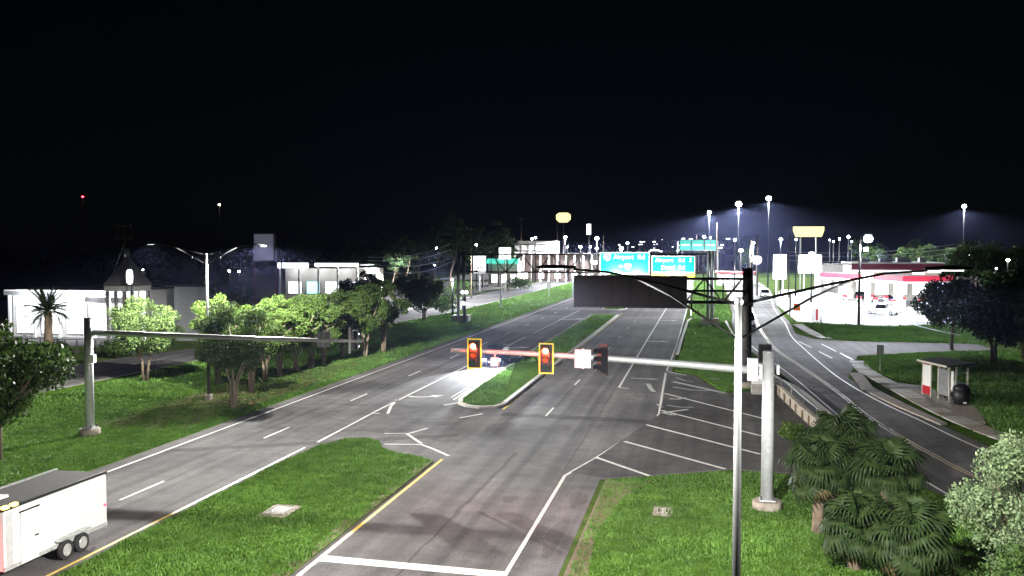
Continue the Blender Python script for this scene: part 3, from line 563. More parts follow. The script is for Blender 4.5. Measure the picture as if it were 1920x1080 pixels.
p = g(400, 735); tree(MY[2], 'crape_myrtle', 'bright yellow green crape myrtle behind the left street light pole', 'tree', p[0] - 1.5, p[1] + 3.5, .98, 2.2, 'row of crape myrtles')
p = g(272, 715); tree(BR, 'broadleaf_tree', 'bright round leafy tree beside the left frontage road', 'tree', p[0], p[1], 1.0, .3)
tree(DK[0], 'broadleaf_tree', 'dark shaded tree at the left edge of the frame', 'tree', -36.3, 43.0, .86, 0, sz=.88)
p = g(795, 603); tree(DK[1], 'broadleaf_tree', 'small dark slender tree left of the gantry upright', 'tree', p[0], p[1], .82, 1, sz=.92)
tree(DK[2], 'broadleaf_tree', 'dark tree in front of the filling station at right', 'tree', 27.5, 112, 1.0, 1.2, sz=1.1)
tree(DK[0], 'broadleaf_tree', 'dark tree behind the bus shelter', 'tree', 28.2, 99, .95, 2.2)
tree(DK[1], 'broadleaf_tree', 'tall dark tree at the right edge above the shelter', 'tree', 33.5, 92, 1.35, .5, sz=1.4)
tree(DK[2], 'broadleaf_tree', 'dark tree at the far right edge beyond the lawn', 'tree', 30.5, 78, 1.1, 2.9, sz=1.15)
tree(DK[1], 'broadleaf_tree', 'dark tree overhanging the lawn right of the litter bin', 'tree', 25.5, 70, 1.15, 1.9, sz=1.2)
tree(DK[0], 'broadleaf_tree', 'dark tree at the right edge above the pale bush', 'tree', 24.5, 60, 1.0, 3.3, sz=1.05)
tree(DK[2], 'broadleaf_tree', 'dark tree between the shelter lawn and the driveway end', 'tree', 32.5, 104, 1.15, 5.1, sz=1.1)
tree(DK[1], 'broadleaf_tree', 'dark tree filling the gap below the small shop', 'tree', 39, 114, 1.2, 2.4, sz=1.1)
tree(DK[0], 'broadleaf_tree', 'tall dark tree at the frame edge level with the shelter', 'tree', 31, 84, 1.15, .9, sz=1.25)
tree(DK[0], 'broadleaf_tree', 'low dark tree left of the small shop at right', 'tree', 36.5, 126, 1.0, 4, sz=1.05)
tree(DK[1], 'broadleaf_tree', 'dark tree behind the small shop at right', 'tree', 55, 205, 1.6, 4.4)
# pines and woods far behind
for k, (px_, py_, Y, kind, s) in enumerate([(845, 388, 230, 0, 1.0), (815, 415, 250, 1, .9), (868, 410, 240, 1, .95), (905, 415, 270, 0, .95), (935, 405, 280, 1, 1.0), (760, 435, 215, 0, .78), (735, 450, 205, 1, .7), (785, 440, 240, 0, .8), (700, 470, 220, 1, .7), (955, 425, 300, 0, .95)]):
    q = pt(px_, py_, Y); tree(PI[kind], 'pine_tree', ['tallest dark pine behind the gantry upright', 'dark pine left of the tallest pine', 'dark pine right of the tallest pine', 'dark pine above the white pylon signs', 'pine in the right part of the far pine group', 'pine left of the far group, lower crown', 'low pine at the left end of the far group', 'pine between the low pines and the tall ones', 'short pine above the end of the myrtle row', 'rightmost pine of the far group'][k], 'tree', q.x, Y, q.z / 21.0, k * 1.1, 'far pines')
bgt = [(300, 515, 120, 0), (345, 505, 125, 1), (385, 520, 118, 2), (330, 475, 170, 0), (690, 505, 170, 1), (720, 520, 180, 2), (655, 520, 150, 0), (760, 510, 175, 1), (450, 520, 125, 2), (820, 520, 190, 0), (1640, 460, 330, 1), (1700, 458, 320, 2), (1745, 455, 300, 0), (1795, 455, 280, 1), (1850, 450, 240, 2), (1905, 455, 220, 0), (1260, 462, 520, 1), (1400, 462, 480, 2), (1340, 462, 560, 0), (1890, 520, 150, 1)]
bl = ['dark tree right of the pointed tower', 'dark tree left of the twin arm light', 'dark tree behind the twin arm light pole', 'tall dark tree against the sky left of the twin arm light', 'dark tree behind the myrtles near the overhead wires', 'dark tree left of the small slender tree', 'dark tree right of the left shop canopy', 'dark tree behind the small slender tree', 'dark tree below the hanging billboard', 'dark tree behind the gantry upright',
      'far dark tree above the red canopy', 'far dark tree above the maroon shop roof', 'far dark tree right of the maroon shop roof', 'far dark tree below the right high mast light', 'far dark tree right of the small shop', 'far dark tree at the right frame edge', 'far tree left of the distant green signs', 'far tree among the distant lights', 'farthest tree behind the distant green signs', 'dark tree right of the small shop']
for k, (a, b, Y, kk) in enumerate(bgt):
    q = pt(a, b, Y); tree(FA[kk], 'broadleaf_tree', bl[k], 'tree', q.x, Y, max(.35, q.z / 13.0), k, 'dark background trees')
# palms: every frond is a leaf of its own
def feather_frond(rng, L, droop):
    mb = MB(); n = 22; mid = []
    for i in range(n + 1):
        t = i / n; mid.append(Vector((L * (t - .12 * t * t * droop), 0, L * (.32 * t - droop * .62 * t * t))))
    mb.tube(mid, [.035 * (1 - .8 * i / n) + .004 for i in range(n + 1)], 4, False)
    for i in range(3, n):
        for s in (-1, 1):
            for sub in (0, .5):
                j = min(i + sub, n - .01); p = mid[int(j)].lerp(mid[min(int(j) + 1, n)], j - int(j)); t = j / n; l = .52 * sin(pi * min(1, t * 1.05 + .08)) ** .6 * (.8 + .4 * rng.random())
                q = p + Vector((l * .55, s * l * .75, -l * (.25 + .3 * rng.random()))); w = Vector((.035, 0, .01))
                mb.add([p - w, p + w, q], [(0, 1, 2)])
    return mb.mesh('frond', 'leaf_palm')
def fan_frond(rng, L, m='leaf_palm'):
    mb = MB(); pet = [Vector((L * .55 * t, 0, L * (.3 * t - .12 * t * t))) for t in (0, .33, .66, 1)]; mb.tube(pet, [.03, .025, .02, .015], 4, False); c = pet[-1]; n = 22
    for k in range(n):
        a = radians(-125 + 250 * k / (n - 1)); l = L * .55 * (1 - .25 * abs(a) / 2.2) * rng.uniform(.85, 1.05); d = Vector((cos(a), sin(a), .05)); sd = Vector((-sin(a), cos(a), 0)) * .035 * L
        p1 = c + d * l * .55 + Vector((0, 0, -.04 * l)); p2 = c + d * l * .85 + Vector((0, 0, -.28 * l - rng.uniform(0, .15) * l)); p3 = c + d * l * .95 + Vector((0, 0, -.62 * l - rng.uniform(0, .2) * l))
        mb.add([c, p1 - sd, p1 + sd, p2 - sd * .6, p2 + sd * .6, p3], [(0, 1, 2), (1, 3, 4, 2), (3, 5, 4)])
    return mb.mesh('frond', m)
R0 = random.Random(5)
FEA = [feather_frond(R0, 3.2, dd) for dd in (.55, .8, 1.05)]; FAN = [fan_frond(R0, 1.9) for _ in range(3)]; DRY = [fan_frond(R0, 1.8, 'leaf_dry')]
def palm(name, label, x, y, H, fr, n, lean=(0, 0), r=.2, sc=1.0, dry=0, low=-55):
    t = thing(name, label, 'palm', (x, y, 0)); mb = MB(); k = 12
    mb.tube([(lean[0] * (i / k) ** 2, lean[1] * (i / k) ** 2, H * i / k - .05) for i in range(k + 1)], [r * (1.15 - .3 * i / k + .05 * (i % 2)) for i in range(k + 1)], 10); mb.build('trunk', 'wood_pole', t, True)
    for i in range(n):
        u = (i + .5) / n; el = 78 - (78 - low) * u; az = i * 2.39996 + R0.uniform(-.2, .2)
        me = DRY[0] if (dry and i > n - 1 - dry) else fr[min(len(fr) - 1, int(u * len(fr)))]
        o = obj('frond', me, t, (lean[0], lean[1], H - .05)); o.rotation_euler = (R0.uniform(-.55, .55), -radians(el + R0.uniform(-16, 16)) * .9, az + R0.uniform(-.3, .3)); s = sc * R0.uniform(.68, 1.15); o.scale = (s, s, s)
    return t
q = pt(90, 585, 85); palm('date_palm', 'feathery palm in front of the bright white building at left', q.x, 85, 4.9, FEA, 42, r=.42, low=-30)
palm('fan_palm', 'shaggy fan palm with drooping leaves, nearest the mast pole', 4.55, 37.8, 2.7, FAN, 70, (.1, 0), .2, .8, 9, -80)
palm('fan_palm', 'tallest fan palm of the right foreground cluster', 5.8, 39.4, 3.35, FAN, 74, (-.1, .1), .2, .84, 8, -80)
palm('fan_palm', 'fan palm on the road side of the right foreground cluster', 6.85, 37.4, 2.6, FAN, 70, (.1, -.1), .2, .8, 9, -80)
palm('fan_palm', 'low fan palm at the bottom edge below the palm cluster', 5.3, 33.8, 1.5, FAN, 60, (0, 0), .2, .75, 7, -70)
palm('fan_palm', 'short fan palm in the dark bottom right corner', 6.9, 32.6, 1.6, FAN, 60, (0, 0), .2, .75, 8, -70)
rng = np.random.default_rng(91)
def shrub(label, x, y, rx, h, n, size, m, cat='bush', zc=None):
    c, r = blobs(rng, 44, rx * .8, h * .38, h * .54, rx * .2, rx * .36, .2)
    t = thing('leafy_shrub', label, cat, (x, y, 0)); me = leaf_cloud(rng, c, r, n, size, m, 'foliage'); obj('foliage', me, t); st = limbs(rng, h * .7, 5, rx * .6, .05, 'bark', .15, 'stems'); obj('stems', st, t); return t
shrub('large pale leafed bush at the right edge of the foreground', 9.75, 30.6, 2.1, 6.4, 26000, .11, 'leaf_bush')
shrub('lower dark bush filling the bottom right corner', 8.7, 27.6, 1.7, 3.0, 7000, .14, 'leaf_dark')
shrub('clump of grassy weeds at the foot of the low concrete wall', 5.3, 56.5, .9, 1.0, 1500, .2, 'leaf_myrtle')
shrub('low hedge plant in front of the white building fence', -58.5, 86.5, 1.8, 2.0, 3000, .25, 'leaf_dark'); shrub('dark shrub at the near end of the building fence', -61.5, 80.5, 2.0, 2.2, 3000, .25, 'leaf_dark')
shrub('dark bush behind the gantry footing', -44.5, 160, 2.6, 3.6, 2500, .35, 'leaf_dark'); shrub('clipped bush under the white pylon signs', -58, 226, 4.5, 3.4, 2500, .4, 'leaf_dark'); shrub('bush on the grassy bank left of the far median', -50, 262, 4.5, 3.4, 2500, .4, 'leaf_dark')
# grass blades on the near lawns
def blades(polys, dens, h, seed, wk=1.0):
    rg_ = np.random.default_rng(seed); Ps = []
    for poly, z in polys:
        P = np.array(poly); lo, hi = P.min(0), P.max(0); n = int((hi - lo).prod() * dens); q = rg_.uniform(lo, hi, (n, 2)); ins = np.zeros(n, bool); j = len(P) - 1
        for i in range(len(P)):
            a, b = P[i], P[j]; cnd = ((a[1] > q[:, 1]) != (b[1] > q[:, 1])) & (q[:, 0] < (b[0] - a[0]) * (q[:, 1] - a[1]) / (b[1] - a[1] + 1e-9) + a[0]); ins ^= cnd; j = i
        q = q[ins]; Ps.append(np.c_[q, np.full(len(q), z)])
    P = np.concatenate(Ps); n = len(P); hh = h * rg_.uniform(.4, 1.3, n) * (0.7 + .6 * np.clip(np.sin(P[:, 0] * 1.7) * np.sin(P[:, 1] * 1.1 + P[:, 0]), 0, 1)); a = rg_.uniform(0, 2 * pi, n); w = rg_.uniform(.018, .04, n) * wk
    dx = np.c_[np.cos(a) * w, np.sin(a) * w, np.zeros(n)]; tip = np.c_[rg_.normal(0, .05, (n, 2)), hh]
    V = np.stack([P - dx, P + dx, P + tip], 1).reshape(-1, 3); return np_mesh('grass', V, np.arange(n * 3).reshape(n, 3), 'grass_blade')
me = blades([([(p[0], max(p[1], 22)) for p in near_med], .05), ([(-44, 24), (-29.9, 24), (-29.9, 62), (-44, 62)], 0.0)], 260, .13, 3); o = bpy.data.objects.new('lawn_grass', me); C.objects.link(o); tag(o, 'mown green grass of the near median and left roadside', 'grass', kind='stuff')
me = blades([([(-4.3, 26), (5, 26), (10.5, 30), (10.5, 44), (9.8, 46.4), (1.6, 47.7), (-4.3, 44.6)], .04), ([(p[0], p[1]) for p in far_med if p[1] < 100] , .14), ([(-2.1, 86.7), (-.4, 85.4), (2.0, 74.6), (5.1, 76.5), (5.7, 87), (4.8, 104), (-2, 104)], .07)], 200, .14, 4); o = bpy.data.objects.new('verge_grass', me); C.objects.link(o); tag(o, 'mown green grass of the right lawn, far median and island', 'grass', kind='stuff')
def lawn(name, label, polys, dens, h, seed, w=1.0):
    me = blades(polys, dens, h, seed, w); o = bpy.data.objects.new(name, me); C.objects.link(o); return tag(o, label, 'grass', kind='stuff')
lawn('roadside_grass', 'longer grass under the tree row and along the left road', [([(-48, 62), (-29.9, 62), (-29.9, 150), (-44, 150), (-46, 128), (-49, 88)], 0), ([(-47, 24), (-44, 24), (-44, 62), (-49, 62)], 0), ([(15.2, 93), (16.6, 102.5), (24, 108), (33, 111.8), (34, 66), (19, 48), (16.8, 58), (17.9, 63), (18.9, 72), (17.6, 82), (16.2, 86)], 0)], 62, .2, 5, 1.6)
lawn('station_grass', 'green grass in front of the filling station and on the far medians', [([(15.6, 123.5), (18, 120.5), (33, 119.8), (46, 156), (27, 144), (20, 147), (15.3, 150)], 0), ([(-17.6, 90), (-13.9, 90), (-13.9, 159), (-17.6, 159)], .14), ([(-1.8, 104), (4.7, 104), (3.7, 146), (-1.5, 150)], .07)], 45, .24, 6, 2.4)
lawn('far_verge_grass', 'grass bank between the far frontage road and the main road', [([(-43, 150), (-30, 150), (-30, 420), (-43.2, 420), (-42.8, 170)], 0), ([(-17.6, 177), (-13.9, 177), (-13.9, 300), (-17.6, 300)], .15), ([(5, 152), (-1.5, 152), (-1.6, 330), (6, 330)], 0)], 9, .34, 7, 5)
rs_ = random.Random(3)
for k in range(22):
    y_ = 24 + k * 1.05 + rs_.uniform(-.2, .2); sheet('bare_soil', [(-13.52, y_ - .6), (-13.55, y_ + .6), (-13.8 - rs_.uniform(0, .35), y_ + rs_.uniform(.1, .5)), (-13.75 - rs_.uniform(0, .3), y_ - rs_.uniform(.1, .5))], .0665 + .0004 * (k % 3), 'dirt')
# bare soil along the lawn edge and the lids set into the grass
sheet('bare_soil', [(-4.45, 30), (-3.6, 31), (-3.9, 36), (-3.4, 41), (-2.2, 44.9), (-4.35, 44.5)], .056, 'dirt')
def lid(label, x, y, w, d_, z):
    t = thing('utility_box_lid', label, 'utility lid', (x, y, z)); MB().box((0, 0, .02), (w, d_, .06)).build('frame', 'concrete_old', t, True); MB().box((-.0, 0, .055), (w * .62, d_ * .62, .03)).build('cover', 'concrete', t, True)
    for k in (-1, 1): MB().box((k * w * .2, 0, .075), (w * .1, d_ * .4, .02)).build('handle', 'weathered_steel', t, True)
lid('concrete utility box lid in the grass of the near median', -17.2, 36.5, 1.2, 1.7, .06); lid('grey slotted drain lid in the right lawn', -1.45, 39.6, .8, 1.3, .05); lid('small utility lid in the grass island', 1.2, 81.5, 1.0, 1.2, .08)

# ================================================================== VEHICLES
def wheel(parent, x, y, r, w=.24):
    o = MB().tube([(x - w / 2, y, r), (x + w / 2, y, r)], r, 18).build('wheel', 'tyre', parent, True)
    MB().tube([(x - w / 2 - .012, y, r), (x + w / 2 + .012, y, r)], r * .62, 14).build('rim', 'rim', o, True); return o
def car(label, loc, rz, paint, kind='sedan', lights='none', cat='car', group=None):
    # nose towards -y; length 4.7, width 1.82
    dims = {'sedan': (4.7, 1.82, 1.45), 'suv': (4.7, 1.9, 1.75), 'pickup': (5.6, 2.0, 1.85), 'van': (5.4, 2.0, 2.2)}[kind]; L, Wd, Hh = dims
    t = thing({'sedan': 'parked_car', 'suv': 'parked_car', 'pickup': 'pickup_truck', 'van': 'van'}[kind], label, cat, loc, group); t.rotation_euler = (0, 0, rz); f = -L / 2; b = L / 2; belt = {'sedan': .9, 'suv': 1.05, 'pickup': 1.1, 'van': 1.15}[kind]
    low = [(f, .35), (f + .06, .62), (f + .2, .72), (f + 1.05, belt - .06), (f + 1.3, belt), (b - .6, belt), (b - .1, belt - .06), (b, .6), (b, .32), (b - .5, .22), (f + .5, .22)]
    secs = []
    for s_, k in ((-1, .0), (-.93, .06), (.93, .06), (1, .0)): secs.append([(s_ * Wd / 2, y * (1 if k else .985), z - (0 if k else .05 * (z > .7)) + (0 if k else .05 * (z < .3))) for y, z in low])
    body = MB().loft(secs, False).build('body', paint, t, True)
    rf = {'sedan': [(f + 1.15, belt), (f + 1.95, Hh), (b - 1.6, Hh), (b - .65, belt)], 'suv': [(f + 1.15, belt), (f + 1.8, Hh), (b - .45, Hh), (b - .1, belt)], 'pickup': [(f + 1.5, belt), (f + 2.1, Hh), (f + 3.5, Hh), (f + 3.75, belt)], 'van': [(f + .7, belt), (f + 1.5, Hh), (b - .15, Hh), (b - .05, belt)]}[kind]
    ins = []
    for s_, tz in ((-1, 0), (1, 0)): ins.append([(s_ * (Wd / 2 - .05 - .16 * (z > belt)), y, z) for y, z in rf])
    MB().loft(ins, False).build('cabin_glass', 'glass_dark', t, True)
    MB().loft([[(s_ * (Wd / 2 - .2), y, z) for y, z in ((rf[1][0] - .06, Hh - .03), (rf[1][0] + .1, Hh + .035), (rf[2][0] - .1, Hh + .035), (rf[2][0] + .06, Hh - .03))] for s_ in (-1, 1)], False).build('roof', paint, t, True)
    if kind == 'van': MB().box((0, (rf[2][0] + f + 2.0) / 2, (belt + Hh) / 2), (Wd - .09, rf[2][0] - f - 2.0, Hh - belt - .04)).build('side_panel', paint, t, True)
    if kind == 'pickup':
        for s_ in (-1, 1): MB().box((s_ * (Wd / 2 - .06), (f + 3.8 + b) / 2, belt + .06), (.1, b - f - 3.8, .14)).build('bed_rail', paint, t, True)
    for yy in (f + .85, b - .95):
        for s_ in (-1, 1): wheel(t, s_ * (Wd / 2 - .1), yy, .36 if kind in ('pickup', 'van') else .33)
    on_h = lights in ('head', 'both'); on_t = lights in ('tail', 'both')
    for s_ in (-1, 1):
        MB().box((s_ * (Wd / 2 - .28), f + .03, .66), (.36, .14, .14)).build('headlight', 'headlamp' if on_h else 'sign_grey', t, True)
        MB().box((s_ * (Wd / 2 - .2), b - .0, .85 if kind != 'pickup' else .95), (.26, .08, .2 if kind != 'pickup' else .4)).build('tail_light', 'tail_red' if on_t else 'red_panel', t, True)
        MB().box((s_ * (Wd / 2 + .07), f + 1.55, belt + .08), (.16, .1, .13)).build('mirror', paint, t, True)
    MB().box((0, f - .02, .42), (Wd * .8, .08, .2)).build('grille', 'black_plastic', t, True); MB().box((0, b + .01, .45), (Wd * .9, .08, .2)).build('bumper', paint if kind != 'pickup' else 'rim', t, True)
    MB().box((0, f - .07, .45), (.5, .02, .14)).build('licence_plate', 'sign_white', t, True); return t
c = car('dark sedan with bright headlights waiting in the far left turn lane', (-19.3, 89.0, .0125), 0, 'car_dark', 'suv', 'head')
for s_ in (-1, 1):
    q = bpy.data.lights.new('headlight_beam', 'SPOT'); q.energy = 34000 * LK; q.color = (.88, .93, 1); q.spot_size = radians(62); q.spot_blend = .8; q.shadow_soft_size = .06
    o = bpy.data.objects.new('headlight_beam', q); C.objects.link(o); o.parent = c; o.location = (s_ * .62, -2.42, .68); o.rotation_euler = Vector((.04, -1, -.085)).to_track_quat('-Z', 'Y').to_euler()
# enclosed cargo trailer on the near left lane
t = thing('cargo_trailer', 'white enclosed cargo trailer on the near left lane', 'trailer', (-23.28, 29.3, .0125)); hw = 1.08; y0, y1 = -2.75, 2.68
prof = [(y0, .5), (y0, 2.4), (y0 + .06, 2.47), (y1 - .06, 2.47), (y1, 2.4), (y1, .5)]
MB().ext(prof, -hw, hw).build('body', 'trailer_white', t, True)
MB().box((0, (y0 + y1) / 2, 2.5), (2 * hw - .14, y1 - y0 - .12, .05)).build('roof', 'roof_dark', t, True)
for s_ in (-1, 1):
    MB().box((s_ * (hw - .02), (y0 + y1) / 2, 2.53), (.11, y1 - y0 + .03, .09)).build('top_rail', 'black_plastic' if s_ > 0 else 'trailer_trim', t, True)
    MB().box((s_ * (hw + .008), (y0 + y1) / 2, .56), (.03, y1 - y0 + .02, .14)).build('bottom_rail', 'trailer_trim', t, True)
    fd = MB().box((s_ * (hw + .1), .55, .78), (.26, 1.75, .07)).build('fender', 'trailer_trim', t, True)
    for yy in (.12, 1.0): wheel(t, s_ * (hw + .08), yy, .35, .22)
    MB().box((s_ * (hw - .2), y1 + .02, 1.25), (.14, .05, .28)).build('tail_light', 'tail_red', t, True); MB().box((s_ * (hw - .06), y1 + .005, 1.4), (.1, .03, 2.0)).build('corner_post', 'trailer_trim', t, True)
dr = MB().box((hw + .012, -1.55, 1.38), (.03, .82, 1.72)).build('side_door', 'sign_white', t, True); MB().box((hw + .04, -1.25, 1.3), (.04, .16, .05)).build('door_handle', 'black_plastic', dr, True); MB().box((hw + .03, -1.55, 2.27), (.05, .95, .05)).build('drip_rail', 'black_plastic', dr, True)
for yy in (-1.97, -1.13): MB().box((hw + .016, yy, 1.38), (.026, .03, 1.76)).build('door_seam', 'trailer_trim', dr, True)
MB().box((hw + .006, y0 + .25, 1.45), (.02, .34, 1.9)).build('front_panel', 'aluminium', t, True)
for yy in (y0 + .1, y0 + .5): MB().box((hw - .0, yy, 2.6), (.14, .24, .09)).build('clearance_light', 'amber', t, True)
MB().box((hw + .01, y1 - .1, 1.3), (.03, .14, .09)).build('side_marker', 'tail_red', t, True)
v = MB().box((-.2, -1.4, 2.56), (.42, .42, .09)).build('roof_vent', 'sign_white', t, True)
hm = MB(); hm.tube([(-.8, y0, .5), (0, y0 - 1.25, .48)], .06, 6); hm.tube([(.8, y0, .5), (0, y0 - 1.25, .48)], .06, 6); hm.build('hitch', 'black_plastic', t, True)
for k in range(6): MB().box((hw + .004, y0 + .9 + k * .0 + (k > 0) * (1.05 + k * .42), 1.5), (.01, .012, 1.8)).build('panel_joint', 'trailer_trim', t, True)
tk = car('red pickup truck pulling the white trailer at the left frame edge', (-23.28, 22.6, .0125), 0, 'car_red', 'pickup', 'both', 'truck')
q = bpy.data.lights.new('tail_light_glow', 'POINT'); q.energy = 60; q.color = (1, .02, .06); q.shadow_soft_size = .1; o = bpy.data.objects.new('tail_light_glow', q); C.objects.link(o); o.parent = tk; o.location = (1.3, 2.95, 1.0)
car('white van on the right road beside the big sign pole', (6.6, 139, .0125), radians(4), 'car_white', 'van', 'none', 'van')
fk = [((1668, 566), 1.2, 'car_blue', 'sedan', 'blue car parked under the right end of the red canopy'), ((1655, 577), 1.5, 'car_silver', 'suv', 'silver car at the right end of the station forecourt'), ((1622, 561), 1.4, 'car_dark', 'suv', 'dark car at the middle pump'), ((1655, 590), .9, 'car_white', 'pickup', 'white pickup at the edge of the station forecourt'), ((1845, 597), 1.5, 'car_white', 'sedan', 'white car in front of the small shop at right')]
for (a, b), rz, pa, kd, lb in fk:
    q = g(a, b); car(lb, (q[0], q[1], .0085), rz, pa, kd, 'none', 'truck' if kd == 'pickup' else 'car', 'vehicles at the filling station')
q = g(1442, 553); car('white car waiting on the far right road left of the price pylon', (15.2, 232, .0125), 0, 'car_white', 'suv', 'head')

# ================================================================== BUS SHELTER AND ROADSIDE FURNITURE
A0 = Vector((16.75, 76.4, 0)); B0 = Vector((17.75, 72.7, 0)); ax = (B0 - A0).normalized(); nx = Vector((-ax.y, ax.x, 0)); rzs = math.atan2(ax.y, ax.x); Ls = (B0 - A0).length
t = thing('bus_shelter', 'bus shelter with a white panel over a red base on the right sidewalk', 'bus shelter', (*A0.xy, .03)); t.rotation_euler = (0, 0, rzs)
def sb(c, d, name, m, par=t): return MB().box(c, d).build(name, m, par, True)
for xx in (.0, 1.25, 2.3, Ls): sb((xx, 0, 1.25), (.1, .1, 2.5), 'post', 'wall_cream'); sb((xx, 1.35, 1.25), (.1, .1, 2.5), 'post', 'wall_cream')
sb((.62, 0, 1.55), (1.12, .07, 1.6), 'poster_panel', 'sign_white'); sb((.62, -.0, .45), (1.16, .1, .6), 'base_panel', 'red_panel'); sb((.62, 0, 2.47), (1.2, .1, .16), 'header', 'maroon')
sb((1.85, 1.33, 1.3), (.35, .06, 1.4), 'notice_board', 'sign_white'); sb((3.05, 0, 1.35), (1.35, .05, 1.9), 'glass_panel', 'sign_grey'); sb((1.9, 1.36, .9), (3.6, .04, .9), 'back_panel', 'sign_grey')
MB().ext([(-.35, 2.55), (-.35, 2.64), (1.7, 2.86), (1.7, 2.77)], -.25, Ls + .25).build('roof', 'roof_dark', t, True); sb((Ls / 2, -.36, 2.6), (Ls + .5, .04, .14), 'roof_edge', 'wall_cream')
sb((2.2, 1.0, .45), (1.6, .4, .06), 'bench_seat', 'wood_post'); sb((1.6, 1.0, .21), (.08, .35, .42), 'bench_leg', 'black_plastic'); sb((2.8, 1.0, .21), (.08, .35, .42), 'bench_leg', 'black_plastic')
q = g(1798, 759); t = thing('litter_bin', 'large black lidded litter bin at the near end of the bus shelter', 'bin', (q[0] + .15, q[1], .03))
MB().tube([(0, 0, 0), (0, 0, 1.15)], [.5, .6], 16).build('body', 'black_plastic', t, True); MB().sphere((0, 0, 1.15), .6, 14, 6, .55).build('lid', 'black_plastic', t, True); MB().box((.1, -.56, .2), (.22, .05, .12)).build('sticker', 'sign_white', t, True)
def sign_post(label, x, y, h, w, hh, plate, name='road_sign', cat='sign', r=.035, round_=False, group=None):
    t = thing(name, label, cat, (x, y, 0), group); MB().tube([(0, .04, -.05), (0, .04, h)], r, 6).build('post', 'galvanized', t, True)
    if round_: MB().tube([(0, 0, h - hh / 2), (0, .02, h - hh / 2)], w / 2, 16).build('plate', plate, t, True)
    else: MB().box((0, 0, h - hh / 2), (w, .02, hh)).build('plate', plate, t, True)
    return t
q = g(1650, 697); sign_post('small white sign on a thin post by the driveway', q[0], q[1], 2.45, .62, .85, 'sign_white')
q = g(1494, 606); sign_post('orange square sign at the edge of the station lawn', q[0], q[1], 3.0, 1.0, 1.1, 'orange_sign')
q = g(1029, 557); sign_post('grey oval sign on a post on the far grass bank', q[0], q[1], 3.6, 1.0, 1.6, 'sign_grey')
for (a, b, top, lb) in ((939, 577, 515, 'slim grey post on the grass between the far roads'), (1074, 563, 512, 'slim dark post left of the big dark sign')):
    q = g(a, b); z = pt(a, top, q[1]).z; t = thing('steel_post', lb, 'post', (q[0], q[1], 0)); MB().tube([(0, 0, 0), (0, 0, z)], [.16, .12], 8).build('shaft', 'galvanized', t, True); MB().box((0, 0, .15), (.6, .6, .4)).build('base', 'concrete', t, True); MB().box((.0, 0, z + .1), (.9, .3, .2)).build('head', 'sign_grey', t, True)
q = g(1547, 632); t = thing('leaning_stake', 'dark leaning stake stuck in the station lawn', 'stake', (q[0], q[1], 0)); MB().tube([(0, 0, -.1), (-.55, 0, 2.1)], .06, 6).build('shaft', 'weathered_steel', t, True); MB().sphere((-.55, 0, 2.12), .09, 8, 5).build('tip', 'weathered_steel', t, True)
q = g(1524, 603)
t = thing('price_banner', 'white and red leaning board at the corner of the station lawn', 'sign', (q[0] + .6, q[1], 0)); MB().box((0, 0, 1.1), (1.6, .08, 1.9)).build('board', 'sign_white', t, True); MB().box((.0, -.05, 1.1), (.3, .02, 1.7)).build('stripe', 'red_panel', t, True); MB().box((-.6, .1, .4), (.08, .3, .8)).build('leg', 'galvanized', t, True); MB().box((.6, .1, .4), (.08, .3, .8)).build('leg', 'galvanized', t, True)
t = thing('valve_pole', 'dark post with round white heads beside the gantry upright', 'pole', (-35.0, 138.5, 0)); MB().tube([(0, 0, 0), (.1, 0, 4.2)], .2, 8).build('shaft', 'weathered_steel', t, True)
for xx, zz in ((-.25, 4.7), (.35, 4.7), (0, 3.0)): MB().sphere((xx, -.1, zz), .3, 8, 6).build('globe', 'sign_lit', t, True)

# ================================================================== UTILITY POLES AND WIRES
def upole(label, a, top, Y, base_z=0, arms=2, r=.16, group='utility poles'):
    q = pt(a, top, Y); t = thing('utility_pole', label, 'utility pole', (q.x, Y, 0), group); MB().tube([(0, 0, -.2), (0, 0, q.z)], [r, r * .65], 8).build('shaft', 'wood_pole', t, True)
    for k in range(arms):
        MB().box((0, -.1, q.z - .6 - k * 1.5), (2.2, .12, .14)).build('crossarm', 'wood_pole', t, True)
        for xx in (-.9, 0, .9): MB().tube([(xx, -.1, q.z - .55 - k * 1.5), (xx, -.1, q.z - .3 - k * 1.5)], .05, 6).build('insulator', 'sign_grey', t, True)
    return t, q
U = {}
for key, a, top, Y, lb, n in (('a', 233, 415, 100, 'utility pole with transformer beside the pointed tower', 2), ('b', 884, 425, 210, 'utility pole left of the white pylon signs', 1), ('c', 952, 425, 250, 'utility pole behind the tall white sign', 1), ('d', 977, 408, 320, 'utility pole above the white railing building', 1), ('e', 1045, 418, 330, 'slim pole left of the lantern shaped sign', 0), ('f', 1131, 440, 300, 'slim pole above the left green sign', 0), ('g', 1344, 418, 330, 'pole above the distant green signs', 0), ('h', 1407, 450, 190, 'pole right of the big sign pole', 0), ('i', 1421, 440, 240, 'slim pole left of the price pylon', 0), ('j', 1480, 440, 230, 'pole beside the bright price pylon', 0), ('k', 1306, 440, 420, 'thin pole among the distant lights', 0), ('l', 527, 437, 148, 'dark pole beside the billboard', 0)):
    U[key] = upole(lb, a, top, Y, arms=n)
t = U['a'][0]; zt_ = U['a'][1].z; MB().tube([(.35, -.1, zt_ - 4.2), (.35, -.1, zt_ - 3.2)], .28, 10).build('transformer', 'sign_grey', t, True); MB().box((-.5, -.1, zt_ - 3.6), (.9, .1, .1)).build('crossarm', 'wood_pole', t, True)
MB().tube([(0, 0, zt_ - 2.5), (-3.6, -1, 2)], .03, 5).build('guy_wire', 'galvanized', t, True)
